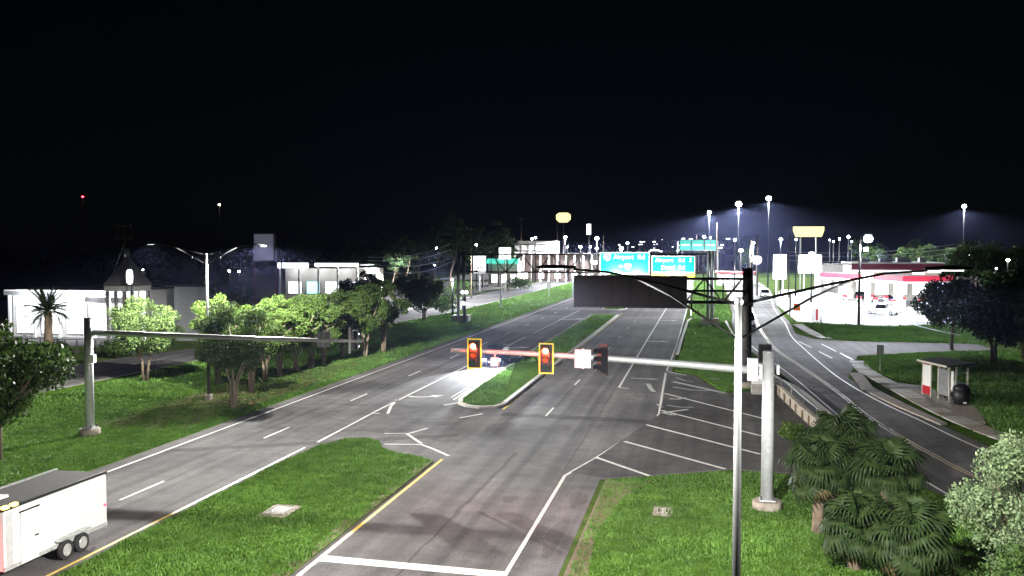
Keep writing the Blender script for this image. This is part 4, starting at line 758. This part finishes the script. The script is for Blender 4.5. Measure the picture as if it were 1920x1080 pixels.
def wire(label, a, b, sag, r=.03, m='weathered_steel'):
    a = Vector(a); b = Vector(b); n = 14; t = MB().tube([a.lerp(b, k / n) - Vector((0, 0, sag * 4 * (k / n) * (1 - k / n))) for k in range(n + 1)], r, 4).build('overhead_wire', m); return tag(t, label, 'wire', 'overhead wires')
for k, (p0, p1, sg_, lb) in enumerate((((690, 482, 150), (845, 457, 205), 1.0, 'top overhead wire above the myrtle row'), ((690, 488, 150), (845, 468, 205), 1.0, 'second overhead wire above the myrtle row'), ((700, 496, 150), (850, 482, 205), 1.0, 'third overhead wire above the myrtle row'), ((720, 510, 150), (850, 488, 205), 1.2, 'lowest overhead wire above the myrtle row'))):
    wire(lb, pt(*p0), pt(*p1), sg_, .035, 'galvanized')
for k, (yy) in enumerate((470, 477, 486)): wire(['upper far wire above the red canopy', 'middle far wire above the red canopy', 'lower far wire above the red canopy'][k], pt(1480, yy + 2, 230), pt(1790, yy - 12, 250), 1.0, .04, 'galvanized')
wire('pale wire slanting down in front of the dark trees at right', pt(1655, 586, 128), pt(1800, 628, 70), .3, .03, 'galvanized')

# ================================================================== BUILDINGS
def lit_window(parent, c, w, h, m='window_lit', frame='sign_grey', y_off=-.04):
    f_ = MB().box((c[0], c[1], c[2]), (w + .2, .1, h + .2)).build('window', frame, parent); MB().box((c[0], c[1] + y_off - .03, c[2]), (w, .04, h)).build('pane', m, f_); return f_
# white restaurant-like building with a pointed tower
X0, X1, Yb = -86.5, -68.2, 106.0
b = thing('white_building', 'low white building flooded with light, left of the pointed tower', 'building', ((X0 + X1) / 2, Yb, 0))
MB().box(((X0 + X1) / 2, Yb + 6, 2.85), (X1 - X0, 12, 5.7)).build('wall', 'wall_white', b); MB().box(((X0 + X1) / 2, Yb + 5.6, 5.85), (X1 - X0 + .9, 13.2, .35)).build('roof', 'wall_white', b); MB().box(((X0 + X1) / 2, Yb - 1.02, 5.6), (X1 - X0 + .9, .1, .5)).build('fascia', 'sign_grey', b)
for k in range(5):
    xx = X0 + 2 + k * 3.6; w = lit_window(b, (xx, Yb - .05, 2.3), 2.7, 3.6)
    MB().box((xx, Yb - .16, 2.3), (.08, .06, 3.6)).build('mullion', 'sign_grey', w)
for k in range(6): MB().box((X0 + .3 + k * 3.55, Yb - .9, 2.7), (.3, .3, 5.4)).build('column', 'wall_white', b)
for k in range(4): light('soffit_light', b, (X0 + 3 + k * 4.2, Yb - 2.8, 5.2), 1100, (.9, .93, 1), 'POINT', .3)
MB().box((-73.3, Yb - .98, 4.9), (5, .12, .5)).build('sign_band', 'dark_panel', b)
b = thing('pointed_tower', 'small square tower with a steep grey pyramid roof and lit columns', 'tower', (-66.1, 100, 0)); tx, ty = -66.1, 100.0; hw_ = 1.75
MB().add([(tx - hw_ - .25, ty - hw_ - .25, 6.9), (tx + hw_ + .25, ty - hw_ - .25, 6.9), (tx + hw_ + .25, ty + hw_ + .25, 6.9), (tx - hw_ - .25, ty + hw_ + .25, 6.9), (tx, ty, 10.5)], [(0, 1, 4), (1, 2, 4), (2, 3, 4), (3, 0, 4), (3, 2, 1, 0)]).build('roof', 'roof_grey', b)
MB().box((tx, ty, 6.6), (3.7, 3.7, .65)).build('cornice', 'wall_white', b)
for sx in (-1, -.33, .33, 1):
    for sy in (-1, 1): MB().box((tx + sx * 1.6, ty + sy * 1.6, 3.2), (.28, .28, 6.4)).build('column', 'roof_grey', b)
for k in (-1.06, 0, 1.06): MB().box((tx + k, ty + 1.3, 3.2), (.7, .05, 6.0)).build('lit_panel', 'window_lit', b)
q = pt(243, 519, 96); t = thing('hanging_lamp_sign', 'tall glowing white lamp box in front of the pointed tower', 'sign', (q.x, 96, 0)); MB().tube([(0, .3, 0), (0, .3, q.z + .6)], .08, 8).build('post', 'weathered_steel', t, True)
n = 12; prof = [(.36 * cos(2 * pi * k / n), .85 * math.copysign(abs(sin(2 * pi * k / n)) ** .5, sin(2 * pi * k / n)) + q.z) for k in range(n)]; MB().ext([(x_, z_) for x_, z_ in prof], -.12, .12, 'y').build('lamp_box', 'sign_lit', t, True)
fx = thing('metal_fence', 'dark rail fence in front of the white building', 'fence', (-66, 88, 0))
for k in range(12): MB().box((-80 + k * 2.2, 88.5, .8), (.09, .09, 1.7)).build('post', 'weathered_steel', fx)
for zz in (.35, 1.0, 1.6): MB().box((-67.9, 88.5, zz), (24.2, .06, .07)).build('rail', 'weathered_steel', fx)
# left shop with a long lit canopy, and the billboard
sx0, sx1 = pt(520, 500, 190).x, pt(672, 500, 190).x
b = thing('shop', 'low shop with a long white lit canopy behind the myrtles', 'building', ((sx0 + sx1) / 2, 195, 0)); zc = pt(600, 497, 190).z
MB().box(((sx0 + sx1) / 2, 200, zc / 2 - .4), (sx1 - sx0, 12, zc - .8)).build('wall', 'wall_cream', b); MB().box(((sx0 + sx1) / 2 + .0, 194.5, zc), (sx1 - sx0 + .5, 9.0, .25)).build('canopy_roof', 'roof_grey', b)
MB().box((sx0 + 3.6, 189.9, zc - .1), (7.2, .15, 1.1)).build('lit_fascia', 'sign_lit', b); MB().box((sx1 - 4.9, 189.9, zc + .05), (9.8, .15, .75)).build('lit_fascia', 'sign_lit', b)
for k in range(4): lit_window(b, (sx0 + 2.3 + k * 4.3, 193.9, 2.9), 3.0, 2.6, 'window_cyan' if k == 1 else 'window_lit')
for k in range(5): MB().box((sx0 + .4 + k * (sx1 - sx0 - .8) / 4, 190.4, zc / 2), (.35, .35, zc)).build('column', 'wall_white', b)
for k in range(3): light('canopy_light', b, (sx0 + 3 + k * 5.5, 191.5, zc - .5), 500, (.85, .9, 1), 'POINT', .3)
a = pt(475, 437, 150); c_ = pt(516, 490, 150)
b = thing('billboard', 'grey blue hanging billboard panel above the left shop', 'billboard', ((a.x + c_.x) / 2, 150, 0)); MB().box(((a.x + c_.x) / 2, 150, (a.z + c_.z) / 2), (c_.x - a.x, .3, a.z - c_.z)).build('panel', 'billboard_grey' if 'billboard_grey' in MATS else (mat('billboard_grey', (.28, .3, .36), .6, var=.3, scale=.8) and 'billboard_grey'), b)
emi('billboard_lit', (.5, .52, .7), .16)
MB().box(((a.x + c_.x) / 2, 149.82, (a.z + c_.z) / 2), (c_.x - a.x - .5, .05, a.z - c_.z - .4)).build('lit_face', 'billboard_lit', b); MB().box(((a.x + c_.x) / 2, 149.76, (a.z + c_.z) / 2 + .2), (1.0, .05, .25)).build('lit_lettering', 'sign_lit', b)
for xx in (a.x + .15, c_.x + .3): MB().tube([(xx, 150, 0), (xx, 150, a.z)], .14, 8).build('post', 'maroon', b)
t = thing('equipment_shelter', 'small grey metal cabin behind the left light pole', 'cabin', (*pt(350, 590, 105).xy, 0)); MB().box((0, 1, 3.3), (3.0, 2.4, 6.6)).build('wall', 'sign_grey', t, True); MB().box((0, 1, 6.7), (5.0, 3.0, .2)).build('roof', 'roof_dark', t, True)
# building with white rail and brown columns behind the gantry
a = pt(963, 452, 330); c_ = pt(1042, 476, 330); xa_, xb_ = a.x, pt(1130, 476, 330).x
b = thing('motel', 'long brown building with white columns and a white upper railing', 'building', ((xa_ + xb_) / 2, 335, 0)); zt2 = c_.z
MB().box(((xa_ + xb_) / 2, 341, zt2 / 2), (xb_ - xa_, 10, zt2)).build('wall', 'brick_brown', b); MB().box(((xa_ + xb_) / 2, 335, zt2 + .1), (xb_ - xa_ + 1, 14, .3)).build('roof', 'roof_grey', b)
MB().box(((a.x + c_.x) / 2, 336, (a.z + c_.z) / 2), (c_.x - a.x, 6, a.z - c_.z)).build('upper_wall', 'wall_white', b)
for k in range(7): MB().box((a.x + (c_.x - a.x) * k / 6, 332.9, (a.z + c_.z) / 2), (.25, .15, a.z - c_.z)).build('rail_post', 'sign_white', b)
for k, zz in enumerate((a.z - .1, a.z - 1.2, c_.z + 1.1)): MB().box(((a.x + c_.x) / 2, 332.8, zz), (c_.x - a.x, .15, .3)).build('rail', 'roof_dark' if k else 'sign_white', b)
for k in range(11): MB().box((xa_ + .6 + k * (xb_ - xa_ - 1.2) / 10, 329.5, zt2 / 2), (.55, .55, zt2)).build('column', 'wall_white', b)
for k in range(5): lit_window(b, (xa_ + 3 + k * 6, 335.9, 2.2), 2.0, 2.4, 'window_lit')
for k in range(3): light('porch_light', b, (xa_ + 5 + k * 10, 329, zt2 - 1.0), 1600, (1, .93, .85), 'POINT', .3)
# small green lit shop by the white pylons
a = pt(912, 484, 285); c_ = pt(968, 540, 285)
b = thing('green_lit_shop', 'small shop with a green glowing canopy band under the pylon signs', 'building', ((a.x + c_.x) / 2, 288, 0)); MB().box(((a.x + c_.x) / 2, 291, a.z / 2 - .4), (c_.x - a.x, 7, a.z - .8)).build('wall', 'wall_cream', b); MB().box(((a.x + c_.x) / 2, 287, a.z - .9), (c_.x - a.x + 1, 1.6, 1.5)).build('canopy_band', 'green_lit', b); MB().box(((a.x + c_.x) / 2, 290.5, a.z), (c_.x - a.x + .6, 8, .25)).build('roof', 'roof_dark', b)
for k in range(3): lit_window(b, (a.x + 2 + k * 3, 287.4, 2.3), 1.8, 2.6)
# ---- filling station
ca = Vector((34.2, 172, 0)); cb = Vector((23.7, 198, 0)); cax = (ca - cb).normalized(); rzc = math.atan2(cax.y, cax.x); Lc = (ca - cb).length; cn = Vector((-cax.y, cax.x, 0))
cn = cn if cn.x > 0 else -cn
st = thing('fuel_canopy', 'filling station canopy with a red fascia and white lit underside', 'canopy', (*((ca + cb) / 2 + cn * 5).xy, 0)); st.rotation_euler = (0, 0, rzc)
MB().box((0, 0, 5.95), (Lc, 10, 1.3)).build('deck', 'wall_white', st, True)
for sgn in (-1, 1): MB().box((0, sgn * 5.05, 6.15), (Lc + .2, .1, .95)).build('red_fascia', 'fascia_lit_red', st, True); MB().box((sgn * (Lc / 2 + .05), 0, 6.15), (.1, 10, .95)).build('red_fascia', 'fascia_lit_red', st, True)
for sgn in (-1, 1): MB().box((0, sgn * 5.08, 5.5), (Lc + .2, .1, .32)).build('white_band', 'sign_lit', st, True)
MB().box((Lc * .12, -5.14, 6.25), (3.6, .1, 1.4)).build('logo_panel', 'sign_lit', st, True); MB().box((Lc * .12, 5.14, 6.25), (3.6, .1, 1.4)).build('logo_panel', 'sign_lit', st, True)
for i, xx in enumerate((-Lc * .36, 0, Lc * .36)):
    for sgn in (-1, 1): MB().box((xx, sgn * 2.8, 2.65), (.45, .45, 5.3)).build('column', 'wall_white', st, True)
for i in range(5):
    for sgn in (-1, 1): MB().box((-Lc * .4 + i * Lc * .2, sgn * 2.0, 5.28), (1.2, .8, .06)).build('soffit_lamp', 'soffit_lit', st, True)
    light('soffit_light', st, (0, 0, 0), 2600, (.93, .97, 1), 'POINT', .5).location = (-Lc * .4 + i * Lc * .2, 0, 4.9)
T2 = Matrix.Rotation(rzc, 4, 'Z')
for i, xx in enumerate((-Lc * .3, -Lc * .12, Lc * .08, Lc * .28)):
    for sgn in (-1, 1):
        w_ = Vector(st.location) + T2 @ Vector((xx, sgn * 2.8 + .0, 0)); t = thing('fuel_pump', ['white fuel pump', 'white fuel pump'][0] + [' at the left end of the', ' left of centre under the', ' right of centre under the', ' at the right end of the'][i] + [' near pump island', ' far pump island'][sgn > 0], 'fuel pump', (w_.x, w_.y, .0085), 'fuel pumps'); t.rotation_euler = (0, 0, rzc)
        MB().box((0, 0, .1), (2.2, 1.0, .2)).build('island', 'concrete', t, True); MB().box((0, 0, 1.05), (.85, .5, 1.7)).build('cabinet', 'wall_white', t, True); MB().box((0, 0, 2.1), (.95, .55, .4)).build('top_box', 'red_fascia', t, True); MB().box((.0, -.26, 1.4), (.5, .02, .4)).build('display', 'black_plastic', t, True); MB().tube([(.45, -.1, 1.5), (.6, -.1, .6), (.45, -.1, 1.0)], .03, 5).build('hose', 'black_plastic', t, True)
a = pt(1600, 493, 225); c_ = pt(1768, 493, 225); zz = a.z
b = thing('station_shop', 'flat roofed shop with a maroon band behind the red canopy', 'building', ((a.x + c_.x) / 2, 230, 0)); MB().box(((a.x + c_.x) / 2, 233, zz / 2 - .3), (c_.x - a.x, 15, zz - .6)).build('wall', 'wall_cream', b); MB().box(((a.x + c_.x) / 2, 225.2, zz - .9), (c_.x - a.x + .6, .4, 1.5)).build('maroon_band', 'maroon', b); MB().box(((a.x + c_.x) / 2, 232.8, zz), (c_.x - a.x + .9, 16, .3)).build('roof', 'wall_white', b); MB().box(((a.x + c_.x) / 2, 225.0, zz - 1.8), (c_.x - a.x + .6, .3, .35)).build('lit_band', 'sign_lit', b)
for k in range(5): lit_window(b, (a.x + 2.2 + k * 4, 225.3, 2.5), 2.8, 2.8)
for k, (xx, w_, h_) in enumerate(((3, 1.6, .9), (7.5, 2.6, 1.1), (11.5, 3.0, 1.0), (15.5, 1.4, 1.0))): MB().box((a.x + xx, 229, zz + .15 + h_ / 2), (w_, 2, h_)).build('roof_unit', 'sign_grey', b)
MB().tube([(a.x + 6, 228, zz), (a.x + 6, 228, zz + 2.0)], .1, 6).build('roof_vent', 'sign_white', b)
a = pt(1540, 497, 262); c_ = pt(1602, 512, 262)
b = thing('pale_shop', 'small pale lit shop left of the station shop', 'building', ((a.x + c_.x) / 2, 265, 0)); MB().box(((a.x + c_.x) / 2, 268, a.z / 2), (c_.x - a.x, 8, a.z)).build('wall', 'wall_white', b); MB().box(((a.x + c_.x) / 2, 268, a.z + .1), (c_.x - a.x + .6, 8.6, .25)).build('roof', 'roof_grey', b)
for k in range(3): lit_window(b, (a.x + 1.8 + k * 2.8, 263.9, 2.4), 1.8, 2.4)
# far white and red building beyond the side road
a = pt(1345, 512, 300); c_ = pt(1415, 545, 300)
b = thing('far_diner', 'far pale building with a red roof edge right of the message sign', 'building', ((a.x + c_.x) / 2, 303, 0)); MB().box(((a.x + c_.x) / 2, 306, a.z / 2), (c_.x - a.x, 9, a.z)).build('wall', 'wall_white', b); MB().box(((a.x + c_.x) / 2, 305.5, a.z + .2), (c_.x - a.x + 1, 10.5, .4)).build('roof', 'red_fascia', b)
for k in range(4): lit_window(b, (a.x + 1.6 + k * 3, 301.4, 1.9), 2.0, 2.2)
light('wall_light', b, ((a.x + c_.x) / 2, 298.5, 5), 5000, (1, .9, .85), 'POINT', .3)
# small shop among the trees at right
a = pt(1792, 540, 190); c_ = pt(1856, 575, 190)
b = thing('kiosk_shop', 'small shop with a dark fascia and lit front among the right trees', 'building', ((a.x + c_.x) / 2, 193, 0)); MB().box(((a.x + c_.x) / 2, 195.5, 1.9), (c_.x - a.x, 6, 3.8)).build('wall', 'wall_cream', b); MB().box(((a.x + c_.x) / 2, 191.8, a.z - .6), (c_.x - a.x + .3, 1.4, 1.3)).build('fascia', 'dark_panel', b); MB().box(((a.x + c_.x) / 2, 191.06, a.z - .6), (4.8, .05, .45)).build('sign_strip', 'sign_grey', b); MB().box(((a.x + c_.x) / 2 + .2, 194.5, a.z + 1.0), (4.2, 3, 2.0)).build('upper_block', 'concrete_old', b)
for k in range(3): lit_window(b, (a.x + 1.4 + k * 2.1, 192.4, 1.3), 1.6, 1.9)
light('shop_light', b, (a.x + .5, 189.5, 2.4), 900, (.9, .92, 1), 'POINT', .3)

# ================================================================== GLOWING SIGNS ON POLES
def pylon(label, x0, y0, x1, y1, Y, m, poles=1, shape=None, deep=.5, bands=0):
    a = pt(x0, y0, Y); b = pt(x1, y1, Y); w = b.x - a.x; h = a.z - b.z; t = thing('pylon_sign', label, 'sign', ((a.x + b.x) / 2, Y, 0), 'lit pylon signs'); cz = (a.z + b.z) / 2
    if shape == 'hex': pr = [(-w / 2 * .6, h / 2), (w / 2 * .6, h / 2), (w / 2, h * .3), (w / 2, -h * .2), (w / 2 * .55, -h / 2), (-w / 2 * .55, -h / 2), (-w / 2, -h * .2), (-w / 2, h * .3)]
    elif shape == 'trap': pr = [(-w / 2, h / 2), (w / 2, h / 2), (w / 2, h * .1), (w * .42, -h / 2), (-w * .42, -h / 2), (-w / 2, h * .1)]
    else: pr = [(-w / 2, h / 2 - .1), (-w / 2 + .1, h / 2), (w / 2 - .1, h / 2), (w / 2, h / 2 - .1), (w / 2, -h / 2), (-w / 2, -h / 2)]
    f_ = MB().ext([(q[0], q[1] + cz) for q in pr], -deep / 2, deep / 2, 'y').build('lit_box', m, t, True)
    for k in range(bands): MB().box((0, -deep / 2 - .02, cz + h / 2 - (k + 1) * h / (bands + 1)), (w * .9, .03, .12)).build('divider', 'sign_grey', f_, True)
    MB().ext([(q[0] * 1.04, q[1] * 1.04 + cz) for q in pr], -deep / 2 + .1, deep / 2 - .1, 'y').build('frame', 'weathered_steel', t, True)
    for k in range(poles): MB().tube([((k - (poles - 1) / 2) * w * .5, 0, 0), ((k - (poles - 1) / 2) * w * .5, 0, b.z + .1)], .16 if Y < 300 else .25, 8).build('pole', 'sign_white' if Y < 300 else 'weathered_steel', t, True)
    return t
pylon('rounded white pylon sign with dark lettering, left of the two pylons', 888, 480, 911, 512, 246, 'sign_lit', 1, None, .6); pylon('square white pylon sign, right and higher of the two pylons', 936, 464, 958, 486, 250, 'sign_lit', 1)
pylon('pale yellow lantern shaped sign high on a pole in the centre', 1043, 399, 1070, 417, 345, 'sign_lit_warm', 1, 'hex'); pylon('tall narrow white sign right of the lantern shaped sign', 1100, 420, 1108, 440, 360, 'sign_lit', 1, None, .3)
pylon('wide pale yellow sign with slanted sides above the filling station', 1487, 425, 1545, 444, 262, 'sign_lit_warm', 2, 'trap')
pylon('tall white price pylon left of the filling station', 1450, 477, 1474, 523, 205, 'sign_lit', 2, None, .5, 3); pylon('big white sign at the left end of the filling station', 1497, 478, 1540, 512, 212, 'sign_lit', 2, None, .5, 2)
pylon('round white sign at the roadside beyond the big sign pole', 1409, 480, 1428, 495, 240, 'sign_lit', 1, 'hex'); pylon('small white sign left of the guide signs', 1107, 489, 1120, 495, 300, 'sign_lit', 1)
pylon('small glowing white box sign right of the distant signs', 1385, 467, 1393, 472, 340, 'sign_lit', 1)
# dark lettering strokes on the left pylon
for (x0, y0, x1, y1) in ((895, 500, 897, 503), (901, 501, 906, 503)):
    a = pt(x0, y0, 245.6); b_ = pt(x1, y1, 245.6); MB().box(((a.x + b_.x) / 2, 245.6, (a.z + b_.z) / 2), (b_.x - a.x, .04, a.z - b_.z)).build('lettering', 'black_plastic', [o for o in bpy.data.objects if o.name == 'pylon_sign'][0])
# distant green signs
dg = thing('sign_gantry', 'distant gantry carrying three green signs above the right of the road', 'gantry', (*pt(1308, 500, 400).xy, 0))
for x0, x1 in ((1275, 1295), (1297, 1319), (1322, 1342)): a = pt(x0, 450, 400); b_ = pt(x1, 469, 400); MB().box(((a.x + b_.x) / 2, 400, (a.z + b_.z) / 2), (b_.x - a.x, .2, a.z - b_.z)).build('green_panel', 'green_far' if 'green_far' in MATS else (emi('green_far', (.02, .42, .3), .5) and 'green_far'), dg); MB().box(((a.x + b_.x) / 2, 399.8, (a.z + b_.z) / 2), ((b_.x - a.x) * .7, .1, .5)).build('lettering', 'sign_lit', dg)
a = pt(1270, 470, 400); b_ = pt(1346, 470, 400); MB().tube([(a.x, 400.3, a.z), (b_.x, 400.3, a.z)], .2, 6).build('beam', 'weathered_steel', dg)
for q in (a, b_): MB().tube([(q.x, 400.3, 0), (q.x, 400.3, a.z + 4)], .3, 8).build('upright', 'galvanized', dg)

# ================================================================== LAMPS FAR AND NEAR (all lit in the photograph)
def lamp(label, px_, py_, Y, rpx, m, power=0, col=(.95, .97, 1), pole=True, group='far street lamps', name='street_lamp', pm='shaded_grey', cap=9):
    q = pt(px_, py_, Y); r = rpx * Y / FPX; t = thing(name, label, 'street light', (q.x, Y, 0), group)
    if pole: MB().tube([(0, .2, 0), (0, .2, q.z)], [.16 + Y * .0002, .07 + Y * .0001], 7).build('pole', pm, t, True)
    MB().box((0, .15, q.z + r * .9), (r * 1.6, r * 1.2, r * .4)).build('hood', 'sign_grey', t, True); MB().sphere((0, 0, q.z), r, 10, 6, .8).build('lamp', m, t, True)
    if power: batwing(light('lamp_light', t, (q.x, Y, q.z - r - .3), power, col, 'POINT', .4), cap)
    return t
HM = 'tall high mast lamps'
lamp('left of the three tall mast lamps above the distant signs', 1330, 398, 420, 3.4, 'lamp_white', 120000, group=HM); lamp('middle of the three tall mast lamps, brightest', 1385, 383, 330, 5.5, 'lamp_white', 120000, group=HM); lamp('right and tallest of the three mast lamps', 1441.5, 372, 290, 4.6, 'lamp_white', 45000, group=HM)
lamp('single tall mast lamp at the far right', 1808, 387, 300, 3.8, 'lamp_white', 25000, group=HM); lamp('lone small warm lamp against the sky above the left street light', 411, 384, 300, 2.2, 'lamp_warm', 0, group=HM)
t = lamp('tiny red beacon high in the sky at far left', 155, 369, 600, 2.0, 'beacon_red', 0, group=None, name='radio_mast', pm='weathered_steel'); t['category'] = 'radio mast'
lamp('blinding blue white floodlight on a pole above the red canopy', 1628, 448, 146, 8, 'lamp_cool', 11000, (.85, .9, 1), cap=16, name='flood_light', group='station floodlights', pole=False)
q = pt(1610, 470, 145.8); t = thing('flood_light_pole', 'dark pole in front of the red canopy carrying the floodlight', 'pole', (22.98, 145.87, 0)); MB().tube([(0, 0, 0), (0, 0, 12.6)], [.2, .14], 8).build('shaft', 'weathered_steel', t, True); MB().tube([(0, 0, 12.4), (1.3, 0, 12.8)], .07, 6).build('arm', 'weathered_steel', t, True); MB().box((.8, -.2, 11.2), (.5, .5, .5)).build('small_lamp', 'lamp_cool', t, True)
lamp('bright floodlight glowing above the big white station sign', 1522, 478, 208, 6, 'lamp_cool', 2500, (.9, .93, 1), name='flood_light', group='station floodlights')
far = [(1060, 445, 330, 5, 'white lamp under the lantern shaped sign'), (1064, 463, 330, 3, 'small lamp below the lantern shaped sign'), (1088, 463, 300, 4.5, 'cross shaped lamp cluster left of the narrow sign'), (1119, 447, 310, 6, 'bright lamp below the narrow white sign'), (1119, 466, 320, 4.5, 'lamp just above the left edge of the green sign'), (1107, 463, 330, 3.2, 'small lamp left of the green sign'), (1165, 466, 280, 6.5, 'bright lamp touching the top of the larger green sign'), (1176.5, 456, 270, 4, 'lamp on a pole above the larger green sign'),
       (1378, 450, 300, 4, 'round lamp left of the message sign pole top'), (1412, 456, 190, 4.5, 'round lamp near the top of the pole by the big sign pole'), (1464, 449, 240, 5, 'lamp left of the wide yellow sign'), (1493, 449, 238, 3.5, 'lamp under the left corner of the wide yellow sign'), (1320, 444, 350, 4.5, 'lamp above the distant green signs'), (1332, 446, 350, 3, 'smaller lamp beside the distant green signs'),
       (1556, 450, 340, 2.2, 'first tiny lamp right of the wide yellow sign'), (1563, 453, 340, 2.5, 'second tiny lamp right of the wide yellow sign'), (1574, 448, 340, 3, 'third tiny lamp right of the wide yellow sign'), (1591, 444, 340, 4.5, 'tall tiny lamp left of the floodlight'), (1597, 453, 340, 2.5, 'tiny lamp just left of the floodlight'),
       (893, 459, 260, 3.6, 'lamp cluster above the left pylon sign'), (268, 506, 112, 2.5, 'small lamp right of the pointed tower'), (430, 508, 150, 3.5, 'left lamp of the pair below the twin arm light'), (448, 509, 150, 3.5, 'right lamp of the pair below the twin arm light'), (818, 465, 205, 2.6, 'small lamp hanging near the overhead wires'), (815, 497, 200, 2.6, 'small lamp below the overhead wires'), (848, 524, 150, 3.6, 'white lamp left of the gantry upright'),
       (1816, 478, 210, 2, 'tiny light among the right trees'), (1850, 484, 210, 2.4, 'small white light right of the tiny tree light'), (1890, 488, 170, 5, 'wedge shaped white light at the right edge'), (1868, 503, 190, 2.4, 'small light left of the wedge shaped light'), (998, 448, 320, 4, 'lamp above the white railing'), (1004, 446, 322, 3.4, 'second lamp above the white railing')]
for a, b_, Y, r, lb in far: lamp(lb, a, b_, Y, r * .58, 'lamp_cool' if a % 2 else 'lamp_white', {1060: 26000, 1119: 26000 if b_ == 447 else 0, 1412: 14000, 818: 15000, 815: 9000, 848: 2500, 1165: 20000, 1464: 2500}.get(a, 0), pole=(a not in (818, 815, 1816, 1850)))
# the mass of small lights on the far interchange
rr = random.Random(11)
for k in range(46):
    a = rr.uniform(1196, 1352) if k < 34 else rr.uniform(1150, 1420); b_ = rr.choice((448, 453, 459, 464, 470)) + rr.uniform(-1.5, 1.5); Y = rr.uniform(430, 640); q = pt(a, b_, Y); r = rr.uniform(.9, 2.4) * Y / FPX
    t = thing('distant_light', 'tiny white light in the glittering far cluster beyond the green signs', 'light', (q.x, Y, 0), 'glittering far lights'); MB().box((0, 0, q.z), (r * rr.uniform(1.6, 4.5), .3, r * 1.2)).build('lamp', 'sign_lit', t, True); MB().tube([(0, .3, 0), (0, .3, q.z)], .12, 5).build('pole', 'weathered_steel', t, True)
a = pt(1195, 472, 650); c_ = pt(1360, 480, 650)
b = thing('far_overpass', 'distant overpass deck glowing beyond the signs', 'bridge', ((a.x + c_.x) / 2, 655, 0)); MB().box(((a.x + c_.x) / 2, 655, a.z - 1), (c_.x - a.x, 12, 2)).build('deck', 'concrete', b); MB().box(((a.x + c_.x) / 2, 648.9, a.z + .4), (c_.x - a.x, .3, 1.0)).build('parapet', 'concrete', b)
for k in range(6): MB().box((a.x + (k + .5) * (c_.x - a.x) / 6, 655, (a.z - 2) / 2), (1.6, 8, a.z - 2)).build('pier', 'concrete', b)

# ---- far woods that read as one mass on the horizon
def wood(x0, x1, y, h, n, seed, label):
    rg_ = np.random.default_rng(seed); xs = rg_.uniform(x0, x1, n); c = np.c_[xs, y + rg_.uniform(-15, 15, n), h * (.35 + .45 * rg_.random(n))]; me = leaf_cloud(rg_, c, np.full(n, h * .32), n * 160, 1.6, 'leaf_dark', 'far_wood'); o = bpy.data.objects.new('far_wood', me); C.objects.link(o); return tag(o, label, 'woods', kind='stuff')
wood(-420, -75, 360, 15, 110, 1, 'dark far woods along the left horizon'); wood(60, 330, 420, 15, 80, 2, 'dark far woods along the right horizon'); wood(-160, 40, 760, 22, 50, 3, 'dark far woods beyond the interchange')

# ---- thin blue volume, added to imitate bloom round the lamps
hz = MB().box((0, 1240, 30), (3100, 2820, 62)).build('bloom_volume', 'paint_white'); tag(hz, 'thin added volume imitating bloom around the lamps', 'bloom_volume', kind='stuff'); hz.data.materials.clear()
hm_ = bpy.data.materials.new('bloom_volume_mat'); hm_.use_nodes = True; hn = hm_.node_tree.nodes; hn.clear(); pv = hn.new('ShaderNodeVolumePrincipled'); ho = hn.new('ShaderNodeOutputMaterial'); hm_.node_tree.links.new(pv.outputs[0], ho.inputs['Volume'])
pv.inputs['Color'].default_value = (.42, .5, 1, 1); pv.inputs['Density'].default_value = .000065; pv.inputs['Anisotropy'].default_value = .75
hz.data.materials.append(hm_)
